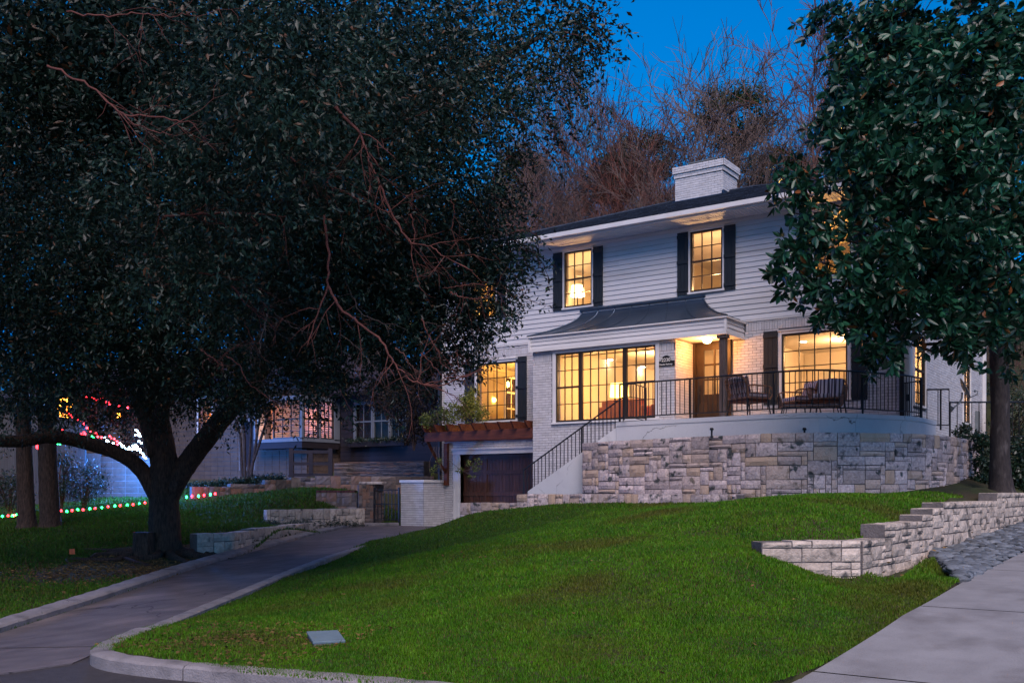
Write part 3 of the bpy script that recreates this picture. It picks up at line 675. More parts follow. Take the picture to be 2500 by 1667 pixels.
MB().box(-13.86, -12.12, 28.8, 28.87, 9.06, 9.2).box(-12.18, -12.1, 28.8, 30.1, 9.1, 9.3).obj('flashing', 'seam', ch)
# portico: boxed beam with lap boards, bell-curved metal roof, post, ceiling
PXa, PXb, PYf = -15.36, -9.56, 22.88; PZ0, PZ1 = 3.87, 4.30
port = MB().box(PXa + .03, PXb - .03, PYf + .03, 24.09, PZ0 + .05, PZ1 - .01).box(PXa, PXb, PYf - .004, PYf + .03, PZ0, PZ0 + .06).box(PXb - .03, PXb + .004, PYf + .031, 24.09, PZ0, PZ0 + .06).obj('portico', 'trim', house)
PFR = (np.array([0, PYf + .03, 0.]), FRONT[1], FRONT[2]); PSD = (np.array([PXb - .03, 0, 0.]), SIDE[1], SIDE[2]); PLD = (np.array([PXa + .03, 0, 0.]), SIDE[1], -SIDE[2])
lap(PFR, PXa + .06, PXb - .06, PZ0 + .06, PZ1 - .04, 3, [], port, joint=[-12.9, -10.9, -13.9]); lap(PSD, PYf + .06, 24.09, PZ0 + .06, PZ1 - .04, 3, [], port)
MB().box(PXb - .06, PXb + .006, PYf - .006, PYf + .06, PZ0 + .061, PZ1 - .041).box(PXa - .006, PXa + .06, PYf - .006, PYf + .06, PZ0 + .061, PZ1 - .041).obj('corner_board', 'trim', port)
MB().box(PXa - .04, PXb + .04, PYf - .04, 24.09, PZ1 - .04, PZ1).obj('crown_trim', 'trim', port, bevel=.008)
nS, nU = 9, 24; vs, fs = [], []
def prc(s, u):      # s: 0 eave .. 1 top; u: 0..1 left return, 1..2 front, 2..3 right return
    o = (1 - s) ** 2.0; z = PZ1 + .005 + (5.10 - PZ1) * s
    xl, xr, yf = -14.35 - (1.0 + .04) * o, -10.68 + (1.12 + .04) * o, 24.095 - (1.22 + .03) * o - .005
    if u < 1: return (xl, 24.095 - (24.095 - yf) * u, z)
    if u < 2: return (xl + (xr - xl) * (u - 1), yf, z)
    return (xr, yf + (24.095 - yf) * (u - 2), z)
us = [i / 4 for i in range(4)] + [1 + i / 12 for i in range(12)] + [2 + i / 4 for i in range(5)]
for s in range(nS + 1):
    for u in us: vs.append(prc(s / nS, u))
k = len(us)
for s in range(nS):
    for j in range(k - 1): fs.append((s*k+j, s*k+j+1, (s+1)*k+j+1, (s+1)*k+j))
pr = MB().add(vs, fs).obj('metal_roof', 'seam', port)
for u in [.35, .7] + [1 + i / 7 for i in range(8)] + [2.3, 2.65]:
    MB().tube([Vector(prc(s / nS, u)) + Vector((0, 0, .008)) for s in range(nS + 1)], .011 if u not in (1, 2) else .022, 5).obj('standing_seam', 'seam', pr)
MB().box(-14.4, -10.63, 24.03, 24.09, 5.075, 5.13).obj('ridge_flashing', 'seam', pr)
MB().box(-10.98, PXb - .05, PYf + .05, 24.09, PZ0 + .035, PZ0 + .048).obj('ceiling', 'ceil', port)
post = MB().box(-9.78, -9.62, 22.96, 23.12, FL, 3.78).obj('post', 'column', port, bevel=.008)
MB().box(-9.82, -9.58, 22.92, 23.16, 3.78, 3.868).obj('capital', 'column', post, bevel=.01)
MB().box(-9.81, -9.59, 22.93, 23.15, FL, FL + .12).obj('plinth', 'column', post, bevel=.01)
# front door
jb = MB().fbox(FRONT, DOOR[0], DOOR[0] + .06, FL, 3.97, -.2, .05).fbox(FRONT, DOOR[1] - .06, DOOR[1], FL, 3.97, -.2, .05).fbox(FRONT, DOOR[0] + .06, DOOR[1] - .06, 3.88, 3.97, -.2, .05).fbox(FRONT, DOOR[0] - .05, DOOR[1] + .05, FL - .02, FL + .02, -.2, .06).obj('door_frame', 'door', house)
dl, dr, dz = DOOR[0] + .065, DOOR[1] - .065, 3.875; gl0, gl1 = dl + .20, dr - .13; gz0, gz1 = 2.55, 3.70
dm = MB(); D = lambda *a: dm.fbox(FRONT, *a)
D(dl, gl0, FL + .02, dz, -.10, -.05); D(gl1, dr, FL + .02, dz, -.10, -.05); D(gl0, gl1, gz1, dz, -.10, -.05); D(gl0, gl1, FL + .02, gz0, -.10, -.052)
D(gl0 + .03, gl1 - .03, FL + .28, FL + .66, -.052, -.038)
gm = (gl0 + gl1) / 2; D(gm - .022, gm + .022, gz0, gz1, -.095, -.055)
for i in (1, 2):
    z = gz0 + (gz1 - gz0) * i / 3; D(gl0, gm - .022, z - .022, z + .022, -.094, -.056); D(gm + .022, gl1, z - .022, z + .022, -.094, -.056)
door = dm.obj('front_door', 'door', house)
for c in range(2):
    for r_ in range(3):
        x0 = gl0 if c == 0 else gm + .022; x1 = gm - .022 if c == 0 else gl1
        MB().fbox(FRONT, x0, x1, gz0 + (gz1 - gz0) * r_ / 3 + .022, gz0 + (gz1 - gz0) * (r_ + 1) / 3 - .022, -.078, -.074).obj('pane', 'glass', door)
MB().fbox(FRONT, dl + .05, dl + .12, 2.62, 2.80, -.05, -.02).obj('keypad', 'black', door)
MB().fbox(FRONT, dl + .06, dl + .10, 2.32, 2.56, -.05, -.03).tube([PY(0, 0, 24.0) * 0 + np.array([dl + .08, 24.13, 2.53]), (dl + .08, 24.06, 2.52), (dl + .08, 24.05, 2.44), (dl + .08, 24.06, 2.36), (dl + .08, 24.13, 2.35)], .011, 6).obj('handle', 'black', door)
# garage: recessed door, white jamb and header
gd_ = MB().fbox(FRONT, GAR[0], GAR[1], -1.1, 1.16, -.21, -.17).obj('garage_door', 'garage', house)
x = GAR[0]; k = 0
while x < GAR[1] - .02:
    MB().fbox(FRONT, x + .004, min(x + .118, GAR[1]), -1.08, 1.15, -.17, -.155).obj('plank', 'garage', gd_); x += .122
for z in (-1.06, -.1, .55, 1.02): MB().fbox(FRONT, GAR[0], GAR[1], z, z + .12, -.155, -.135).obj('rail', 'garage', gd_)
for a in (-17.9, -16.2): MB().fbox(FRONT, a, a + .12, -1.06, 1.14, -.154, -.132).obj('stile', 'garage', gd_)
MB().fbox(FRONT, -18.96, -18.68, -1.15, 1.16, -.36, .03).fbox(FRONT, -18.93, -18.88, -1.15, 1.16, .03, .045).fbox(FRONT, -18.78, -18.73, -1.15, 1.16, .03, .045).fbox(FRONT, -18.96, -15.31, 1.16, 1.30, -.36, .05).fbox(FRONT, -18.98, -15.31, 1.30, 1.34, -.3, .09).obj('garage_surround', 'trim', house)
# gutters' downpipes
MB().box(-19.47, -19.40, 23.98, 24.06, -1.0, 6.95).obj('downpipe', 'shutter', house)
MB().box(-5.78, -5.70, 24.02, 24.09, 1.7, 4.3).obj('downpipe', 'frame', house)
MB().box(-5.785, -5.60, 24.16, 24.42, 1.6, 4.3).box(-5.60, -5.585, 24.2, 24.38, 1.7, 4.2).obj('corner_pilaster', 'trim', house)
MB().box(-5.78, -5.68, 34.45, 34.55, .3, 6.9).tube([(-5.73, 34.5, 4.6), (-5.5, 34.3, 4.7), (-5.5, 34.3, 5.0)], .04).obj('downpipe', 'trim', house)
# ---------------- rooms behind the glass
def room(x0, x1, y0, y1, z0, z1, m='warmwall', east=True):
    t = .05; mb = MB()
    mb.box(x0 - t, x0, y0, y1, z0, z1); mb.box(x0 - t, x1 + t, y1, y1 + t, z0, z1)
    if east: mb.box(x1, x1 + t, y0, y1, z0, z1)
    mb.obj('interior_wall', m, house)
    MB().box(x0 - t, x1 + t, y0, y1 + t, z1, z1 + t).obj('interior_ceiling', 'ceil', house)
    MB().box(x0 - t, x1 + t, y0, y1 + t, z0 - t, z0).obj('interior_floor', 'floorin', house)
LK = 1.4
def lamp(x, y, z, w, c=(1, .53, .22), r=.10):
    l = bpy.data.lights.new('room_or_fill_lamp', 'POINT'); l.energy = w; l.color = c; l.shadow_soft_size = r
    l.energy = w * LK; o = bpy.data.objects.new('room_or_fill_lamp', l); COL.objects.link(o); o.location = (x, y, z); return o
WARM = (1, .53, .22); YEL = (1, .46, .09)
Zc, Zu0, Zu1 = 4.08, 4.5, 6.93
room(-19.1, -15.5, 24.33, 29.5, FL, Zc); room(-15.1, -11.15, 24.33, 33.4, FL, Zc); room(-10.98, -9.92, 24.33, 31, FL, Zc); room(-9.7, -5.88, 24.33, 33.6, FL, Zc, east=False)
MB().box(-15.15, -11.13, 23.21, 24.33, FL - .05, FL).obj('interior_floor', 'floorin', house)
MB().box(-15.12, -15.08, 23.21, 24.33, FL, 3.86).box(-11.17, -11.13, 23.21, 24.33, FL, 3.86).obj('interior_wall', 'warmwall', house)
MB().box(-15.15, -11.14, 23.21, 24.33, 3.86, 3.9).obj('interior_ceiling', 'ceil', house)
for x0, x1 in ((-19.1, -16.2), (-16.1, -12.8), (-12.7, -9.3), (-9.2, -5.88)): room(x0, x1, 24.33, 29.2, Zu0, Zu1, east=x1 < -7)
room(-9.2, -5.88, 29.4, 33.6, Zu0, Zu1, east=False)
EM = emit('lit_lamp_glass', (1, .85, .6), 14); EMY = emit('lit_yellow_shade', (1, .62, .10), 3.2); EMW = emit('lit_white_shade', (1, .78, .38), 2.6)
def downlight(x, y, z=Zc):
    MB().lathe((x, y, z - .012), [(.075, 0), (.075, .02)], 12).obj('recessed_light', EM, house)
lamp(-17.2, 26.4, 3.5, 55, YEL); lamp(-13.2, 26.2, 3.55, 26); lamp(-13.2, 30.5, 3.7, 34); lamp(-14.0, 24.4, 3.3, 6); lamp(-12.7, 23.42, 3.5, 5); lamp(-10.45, 27.5, 3.6, 26, WARM); lamp(-7.8, 26.8, 3.75, 36); lamp(-7.8, 31.0, 3.75, 34); lamp(-6.9, 28.2, 3.2, 16); lamp(-6.6, 32.8, 3.0, 10)  # includes unseen fills added to brighten the sofas, curtain and side windows
lamp(-17.6, 25.9, 5.4, 34, YEL); lamp(-14.45, 24.75, 5.30, 36, (1, .50, .18)); lamp(-14.3, 26.5, 6.0, 10); lamp(-10.7, 25.0, 5.4, 40); lamp(-7.3, 24.9, 5.35, 42, YEL); lamp(-7.3, 31.4, 6.1, 36)
for px, py in ((1475.5, 879.4), (1396.6, 910), (1448.7, 923), (1539.8, 898)):
    q = PZ(px, py, Zc); downlight(min(max(q[0], -15), -11.3), min(q[1], 33))
q = PZ(1962, 834, Zc); downlight(q[0], q[1]); downlight(-8.0, 30.5)
# living room things seen through the bay window
def sofa(x0, x1, y, label):
    t = thing('sofa', label, 'sofa', ((x0 + x1) / 2, y, FL))
    z1 = 2.50
    b = MB().box(x0, x1, y, y + .22, FL + .15, z1)
    b.obj('backrest', 'leather', t, bevel=.05)
    n = 2; w = (x1 - x0) / n
    for i in range(n):
        MB().box(x0 + i * w + .02, x0 + (i + 1) * w - .02, y + .22, y + .40, FL + .45, z1 + .04).obj('back_cushion', 'leather', t, bevel=.05)
        MB().box(x0 + i * w + .01, x0 + (i + 1) * w - .01, y + .24, y + .90, FL + .30, FL + .47).obj('seat_cushion', 'leather', t, bevel=.05)
    for s in (x0 - .10, x1 - .08): MB().box(s, s + .18, y, y + .92, FL + .12, FL + .66).obj('armrest', 'leather', t, bevel=.05)
    for a in (x0, x1 - .06):
        for bb in (y + .04, y + .84): MB().box(a, a + .06, bb, bb + .06, FL, FL + .15).obj('leg', 'frame', t)
sofa(-13.55, -12.35, 23.75, 'orange leather sofa with its back to the middle of the bay window')
sofa(-11.95, -11.40, 23.70, 'orange leather armchair behind the right end of the bay window')
q = PY(1512, 960, 25.2)
t = thing('floor_lamp', 'floor lamp with a glowing yellow drum shade behind the bay window', 'lamp', (q[0], q[1], FL))
MB().lathe((q[0], q[1], 2.93), [(.27, -.19), (.25, .19)], 24).obj('lamp_shade', EMY, t)
MB().tube([(q[0], q[1], FL + .03), (q[0], q[1], 2.9)], .012).obj('pole', 'frame', t); MB().lathe((q[0], q[1], FL), [(.15, 0), (.15, .03)], 16).obj('base', 'frame', t)
lamp(q[0], q[1], 2.6, 8, YEL)
q = PY(1492, 955, 28.0)
t = thing('pendant_light', 'slim glass pendant lamp hanging on a thin rod behind the bay window', 'lamp', (q[0], q[1], Zc))
MB().lathe((q[0], q[1], 3.05), [(.03, .16), (.09, .12), (.10, -.14), (.06, -.17)], 14).obj('lamp_shade', EMW, t)
MB().tube([(q[0], q[1], 3.2), (q[0], q[1], Zc)], .008, 5).obj('rod', 'frame', t); MB().lathe((q[0], q[1], Zc - .03), [(.12, 0), (.12, .03)], 14).obj('canopy', 'frame', t)
t = thing('range_hood', 'metal chimney range hood on the kitchen wall seen through the bay window', 'range hood', (-14.2, 33.0, 3.1))
MB().add([(-15.0, 32.6, 3.1), (-13.5, 32.6, 3.1), (-13.5, 33.35, 3.1), (-15.0, 33.35, 3.1), (-14.45, 33.0, 3.5), (-14.05, 33.0, 3.5), (-14.05, 33.35, 3.5), (-14.45, 33.35, 3.5)],
         [(0,3,2,1), (4,5,6,7), (0,1,5,4), (1,2,6,5), (2,3,7,6), (3,0,4,7)]).box(-15.0, -13.5, 32.6, 33.35, 3.03, 3.098).obj('canopy', 'hood', t)
MB().box(-14.42, -14.08, 33.02, 33.35, 3.5, 4.06).obj('flue', 'hood', t)
t = thing('kitchen_cabinet', 'white kitchen cupboards beyond the left end of the bay window', 'cabinet', (-14.6, 29, FL))
MB().box(-15.08, -14.5, 27.6, 30.2, FL, 2.58).obj('carcass', 'cabinet', t); MB().box(-15.08, -14.45, 27.55, 30.25, 2.58, 2.63).obj('worktop', 'hood', t)
for i in range(3): MB().box(-14.5, -14.48, 27.65 + i * .85, 28.45 + i * .85, FL + .1, 2.5).obj('cabinet_door', 'cabinet', t)
t = thing('louvre_shutter', 'white louvred screen standing behind the yellow drum lamp', 'screen', (-12.2, 27.4, FL))
MB().box(-12.6, -12.56, 27.4, 27.44, FL, 3.0).box(-12.05, -12.01, 27.4, 27.44, FL, 3.0).box(-12.56, -12.05, 27.4, 27.44, 2.95, 3.0).obj('frame', 'cabinet', t)
for i in range(18): MB().box(-12.56, -12.05, 27.39, 27.45, FL + .1 + i * .068, FL + .125 + i * .068).obj('louvre', 'cabinet', t)
cu = MB()
for i in range(7): cu.tube([(-15.05 + i * .07, 23.32 + .02 * (i % 2), FL + .05), (-15.05 + i * .07, 23.32 + .02 * (i % 2), 3.84)], .04, 6)
tag(cu.obj('curtain', 'warmwall', smooth=True), 'plain cream curtain gathered at the left end of the bay window', 'curtain')
t = thing('air_vent', None, None, (-11.16, 26, 3.8)); 
MB().box(-11.17, -11.158, 25.9, 26.5, 3.45, 3.62).obj('vent_frame', 'cabinet', t)
for i in range(6): MB().box(-11.18, -11.171, 25.93, 26.47, 3.465 + i * .025, 3.478 + i * .025).obj('slat', 'hood', t)
t.name = 'wall_vent'; tag(t, 'small white air vent high on the living-room wall at the right of the bay window', 'vent')
# bedroom lamp, ceiling fan, left room french door and pendant, right room doorway
q = PY(1410, 711, 26.0)
t = thing('bedroom_lamp', 'tall lamp with a white drum shade behind the left upstairs window with dark shutters', 'lamp', (q[0], q[1], Zu0))
MB().lathe((q[0], q[1], q[2]), [(.22, -.16), (.18, .17)], 22).obj('lamp_shade', EMW, t); MB().tube([(q[0], q[1], Zu0), (q[0], q[1], q[2])], .02).obj('pole', 'frame', t)
q = PY(1395, 655, 25.8)
t = thing('ceiling_fan', 'dark ceiling fan above the lamp in the left upstairs window', 'fan', (-15.2, 26.2, Zu1))
MB().tube([(-15.2, 26.2, Zu1), (-15.2, 26.2, 6.55)], .02).lathe((-15.2, 26.2, 6.45), [(.08, 0), (.12, .05), (.08, .12)], 12).obj('motor', 'hood', t)
for i in range(5):
    a = 2 * pi * i / 5 + .5; MB().box(.12, .62, -.06, .06, -.006, .006).xf(Matrix.Translation((-15.2, 26.2, 6.5)) @ Matrix.Rotation(a, 4, 'Z')).obj('blade', 'hood', t)
fd = MB(); X_ = lambda a, b, c, d: fd.box(-17.9, -17.86, a, b, c, d)
fy0, fy1 = 25.3, 27.3
for y in (fy0, 25.62, 25.95, 26.25, 26.35, 26.65, 26.98, fy1): X_(y, y + .045, FL, 3.62)
t = thing('french_doors', 'open white french doors with glass panes inside the ground floor window over the garage', 'french door', (-17.9, 26, FL))
for z in (FL, 2.1, 2.6, 3.1, 3.58): X_(fy0 + .045, fy1, z, z + .05)
fd.obj('frame', 'cabinet', t)
MB().box(-17.885, -17.88, fy0, fy1, FL, 3.6).obj('pane', glass('door_glass', (.5, .45, .4)), t)
q = PY(1206, 976, 26.4)
t = thing('globe_pendant', 'round yellow pendant lamp inside the window over the garage', 'lamp', (q[0], q[1], Zc))
MB().ball((q[0], q[1], q[2]), .07, 12, 8).obj('globe', emit('lit_globe', (1, .7, .15), 7), t); MB().tube([(q[0], q[1], q[2] + .06), (q[0], q[1], Zc)], .008, 5).obj('rod', 'frame', t)
MB().box(-9.68, -6.1, 29.0, 29.12, 3.55, Zc).box(-9.68, -9.0, 29.0, 29.12, FL, 3.55).box(-7.0, -6.1, 29.0, 29.12, FL, 3.55).obj('interior_wall', 'warmwall', house)
MB().box(-9.05, -8.95, 28.97, 29.15, FL, 3.6).box(-7.05, -6.95, 28.97, 29.15, FL, 3.6).box(-8.95, -7.05, 28.97, 29.15, 3.5, 3.6).obj('inner_door_frame', 'cabinet', house)
# porch light
q = PZ(1717, 826, 3.86)
t = thing('porch_light', 'glowing glass ceiling light under the portico roof by the front door', 'porch light', (-10.35, 23.55, 3.9))
MB().lathe((-10.35, 23.55, 3.78), [(.03, 0), (.09, .02), (.115, .07), (.12, .12)], 16).obj('glass_bowl', emit('lit_porch_bowl', (1, .66, .30), 6), t, smooth=True)
MB().lathe((-10.35, 23.55, 3.895), [(.13, 0), (.13, .02)], 16).obj('canopy', 'black', t)
lamp(-10.35, 23.5, 3.70, 17, (1, .38, .09), .08); LK = 1.0
# house number plaque
t = thing('house_number_plaque', 'black arched house number plaque reading 2230 on the white brick pier beside the bay window', 'plaque', (-11.22, 23.0, 3.0))
pts = [(-.235, -.10), (.235, -.10), (.235, .035), (.15, .035)] + [(.135 * cos(a), .04 + .135 * sin(a)) for a in np.linspace(.1, pi - .1, 12)] + [(-.15, .035), (-.235, .035)]
q = PY(1626, 884, 22.985); cx, cz = q[0], q[2] + .0
MB().add([(cx + a, 22.985, cz + b) for a, b in pts] + [(cx + a, 23.0, cz + b) for a, b in pts], [tuple(range(len(pts))), tuple(range(len(pts), 2 * len(pts)))[::-1]] + [(i, (i+1) % len(pts), len(pts) + (i+1) % len(pts), len(pts) + i)[::-1] for i in range(len(pts))]).obj('plate', 'black', t)
PL = mat('plaque_lettering', (.75, .72, .66), None, 3, .5)
def text(s, size, x, z, y, parent, m, ext=.002):
    c = bpy.data.curves.new('lettering', 'FONT'); c.body = s; c.size = size; c.align_x = 'CENTER'; c.align_y = 'CENTER'; c.extrude = ext; c.offset = .0012
    c.materials.append(m); o = bpy.data.objects.new('lettering', c); COL.objects.link(o); o.parent = parent; o.matrix_parent_inverse = par_inv(parent)
    me = bpy.data.meshes.new_from_object(o.evaluated_get(bpy.context.evaluated_depsgraph_get())); bpy.data.objects.remove(o)
    o = link('lettering', me, parent); o.location = (x, y, z); o.rotation_euler = (pi / 2, 0, 0); return o
text('2230', .125, cx, cz + .055, 22.980, t, PL); text('Kessler Parkway', .054, cx, cz - .055, 22.980, t, PL)
# garage wing wall (painted brick pier)
wing = MB().box(-20.2, -19.30, 23.09, 24.1, -1.15, .30).obj('wing_wall', 'mortar')
tag(wing, 'low white painted-brick pier between the iron gate and the garage', 'wall')
WF = (np.array([0, 23.09, 0.]), FRONT[1], FRONT[2]); WS = (np.array([-19.30, 0, 0.]), SIDE[1], SIDE[2])
bricks(WF, -20.2, -19.30, -1.1, .30, [], proud=.014); bricks(WS, 23.09, 24.08, -1.1, .30, [], proud=.014); flush_bricks(wing, 300)
MB().box(-20.24, -19.26, 23.05, 24.085, .30, .385).obj('cap', 'trim', wing, bevel=.01)
# pergola over the garage
pg = thing('pergola', 'reddish stained timber pergola with nine rafters bracketed over the garage door', 'pergola', (-17.2, 23.2, 1.5))
MB().box(-19.25, -15.32, 23.06, 23.14, 1.52, 1.80).obj('beam', 'redwood', pg, bevel=.006)
MB().box(-19.25, -15.32, 24.02, 24.075, 1.55, 1.80).obj('ledger', 'redwood', pg)
for i in range(9):
    x = -19.15 + i * .462
    MB().add([(x, 22.80, 1.96), (x, 22.93, 1.802), (x, 24.05, 1.802), (x, 24.05, 2.0), (x, 22.78, 2.0), (x+.05, 22.80, 1.96), (x+.05, 22.93, 1.802), (x+.05, 24.05, 1.802), (x+.05, 24.05, 2.0), (x+.05, 22.78, 2.0)],
             [(0,1,2,3,4), (9,8,7,6,5), (0,5,6,1), (1,6,7,2), (2,7,8,3), (3,8,9,4), (4,9,5,0)]).obj('rafter', 'redwood', pg)
MB().box(-19.24, -19.10, 23.97, 24.07, .22, 1.52).obj('post', 'redwood', pg, bevel=.006)
MB().tube([(-19.17, 24.0, .62), (-19.17, 23.62, .95), (-19.17, 23.3, 1.30), (-19.17, 23.12, 1.55)], .062, 4).obj('brace', 'redwood', pg)
# ================================================================ terrace
TE = [PZ(*p, FL)[:2] for p in [(1505,1030.5),(1600,1025),(1700,1020),(1800,1014.5),(1889,1010),(1990,1006.5),(2074,1008),(2166,1013)]] + [np.array([-5.22, 23.2]), np.array([-5.18, 24.9])]
TEs = smooth(TE, 2)
terr = thing('terrace', 'raised white stucco terrace with a curved front above the stone retaining wall', 'terrace', (-8.5, 21.5, .8))
tp = [tuple(p) for p in TEs]
MB().prism(tp + [(-5.85, 24.9), (-5.85, 24.085), (-10.985, 24.085), (-10.985, 23.0), (tp[0][0], 23.0)], .5, FL - .10).obj('terrace_wall', 'stucco', terr)
lip = [];
for i, p in enumerate(TEs):
    d = TEs[min(i + 1, len(TEs) - 1)] - TEs[max(i - 1, 0)]; d = d / np.hypot(*d); lip.append(tuple(p + np.array([d[1], -d[0]]) * .015))
MB().prism(lip + [(-5.84, 24.9), (-5.84, 24.087), (-10.98, 24.087), (-10.98, 23.002), (lip[0][0], 23.002)], FL - .098, FL).obj('floor_slab', 'stucco', terr)
MB().box(-5.75, -4.75, 24.92, 25.8, .4, 1.27).obj('side_step', 'stucco', terr, bevel=.01)
SYf = 21.0
st = thing('steps', 'white stucco steps climbing from the driveway level to the terrace behind a black handrail', 'steps', (-13, 21.8, -.6))
for i in range(9):
    MB().box(-11.42 - i * .30 - .30, -11.42 - i * .30, SYf + .02, 22.95, -1.0, 1.45 - .178 * i).obj('step', 'stucco', st)
MB().add([(x, y, z) for y in (SYf, SYf + .16) for x, z in ((-11.40, -.7), (-11.40, 1.66), (-11.55, 1.56), (-14.12, .03), (-14.12, -.7))],
         [(0,1,2,3,4)[::-1], (5,6,7,8,9), (0,5,6,1)[::-1], (1,6,7,2)[::-1], (2,7,8,3)[::-1], (3,8,9,4)[::-1]]).obj('stringer', 'stucco', st)
# ---- iron railings: rails are tubes, every baluster its own bar
def rail_thing(name, label, cat, pts, zb, h, sp, posts=(), post_h=.0, slope=False, low=.11, rw=.032, group=None):
    """pts: plan points with base z each"""
    t = thing(name, label, cat, pts[0], group=group)
    pts = [np.array(p, float) for p in pts]; dd = np.r_[0, np.cumsum([np.hypot(*(b - a)[:2]) for a, b in zip(pts, pts[1:])])]
    A = np.array(pts); at = lambda s: np.array([np.interp(s, dd, A[:, k]) for k in range(3)])
    top = MB(); bot = MB()
    for a, b in zip(pts, pts[1:]):
        for mb, z, w in ((top, h, rw), (bot, low, .022)):
            p, q = Vector(a) + Vector((0, 0, z)), Vector(b) + Vector((0, 0, z)); mb.tube([p, q], w * .62, 4)
    top.obj('top_rail', 'iron', t); bot.obj('bottom_rail', 'iron', t)
    n = max(1, int(round(dd[-1] / sp)))
    for i in range(n + 1):
        p = at(dd[-1] * i / n); bar('baluster', 'iron', p + [0, 0, low], p + [0, 0, h], .016, t)
    for s in posts:
        p = at(s * dd[-1]); bar('post', 'iron', p + [0, 0, -.02 - post_h], p + [0, 0, h + .01], .036, t)
    return t
inset = []
for i, p in enumerate(TEs):
    d = TEs[min(i + 1, len(TEs) - 1)] - TEs[max(i - 1, 0)]; d = d / np.hypot(*d); q = p - np.array([d[1], -d[0]]) * .06; inset.append((q[0], q[1], FL))
inset[0] = (inset[0][0] + .05, inset[0][1], FL)
ri = resample([p[:2] for p in inset[:-4]], 34)
rail_thing('terrace_railing', 'long black iron railing curving along the edge of the white terrace', 'railing', [(*p, FL) for p in ri], FL, .90, .118, posts=(.0, .235, .48, .73, 1.0))
def sz_(x): return .114 + (x + 13.95) * .594
rail_thing('stair_railing', 'black iron handrail sloping down beside the steps in front of the bay', 'railing', [(x, SYf + .08, sz_(x)) for x in (-14.3, -14.0, -13.0, -12.0, -11.42)], 0, .67, .112, posts=(.0, .60), low=.0, post_h=.05)
g0, g1 = np.array([-11.25, 20.80]), np.array([-11.02, 21.48])
gt = thing('terrace_gate', 'small black iron gate standing open at the head of the steps', 'gate', (*g0, FL))
for p, h in ((g0, .93), (g1, .84)): bar('stile', 'iron', (*p, FL + .03), (*p, FL + h), .032, gt)
gm_ = lambda s: g0 + (g1 - g0) * s
MB().tube([(*gm_(s), FL + .93 - .09 * s ** 1.3) for s in np.linspace(0, 1, 6)], .016, 5).tube([(*g0, FL + .10), (*g1, FL + .10)], .013, 4).tube([(*g0, FL + .60), (*g1, FL + .56)], .010, 4).tube([(*g0, FL + .14), (*g1, FL + .04)], .010, 4).obj('gate_rail', 'iron', gt)
for i in range(1, 7): p = gm_(i / 7); bar('baluster', 'iron', (*p, FL + .10), (*p, FL + .92 - .09 * (i / 7)), .015, gt)
g0, g1 = np.array([-5.70, 24.02]), np.array([-5.26, 23.72])
gt = thing('side_gate', 'narrow black iron gate at the right corner of the house', 'gate', (*g0, FL))
for p in (g0, g1): bar('stile', 'iron', (*p, FL), (*p, FL + .86), .04, gt)
MB().tube([(*g0, FL + .84), (*g1, FL + .84)], .014, 5).tube([(*g0, FL + .05), (*g1, FL + .05)], .013, 4).obj('gate_rail', 'iron', gt)
for i in range(1, 8): p = g0 + (g1 - g0) * i / 8; bar('baluster', 'iron', (*p, FL + .05), (*p, FL + .84), .014, gt)
MB().box(-5.62, -5.55, 23.9, 23.98, 2.1, 2.25).obj('latch', 'iron', gt)
a_, b_ = P(2263, 1038, 24.0), P(2317, 1037, 24.0)
rail_thing('upper_side_railing', 'short upper section of black railing right of the corner gate, before it steps down', 'railing', [a_, b_], 0, .86, .26, posts=(.62,), low=.0, post_h=.1)
a_, b_, c_ = P(2319, 1069, 24.05), P(2420, 1067, 24.4), P(2580, 1064, 25.2)
rail_thing('lower_side_railing', 'lower black railing running to the right behind the magnolia trunk', 'railing', [a_, b_, c_], 0, .86, .21, posts=(.0, .38), low=.0, post_h=.3)

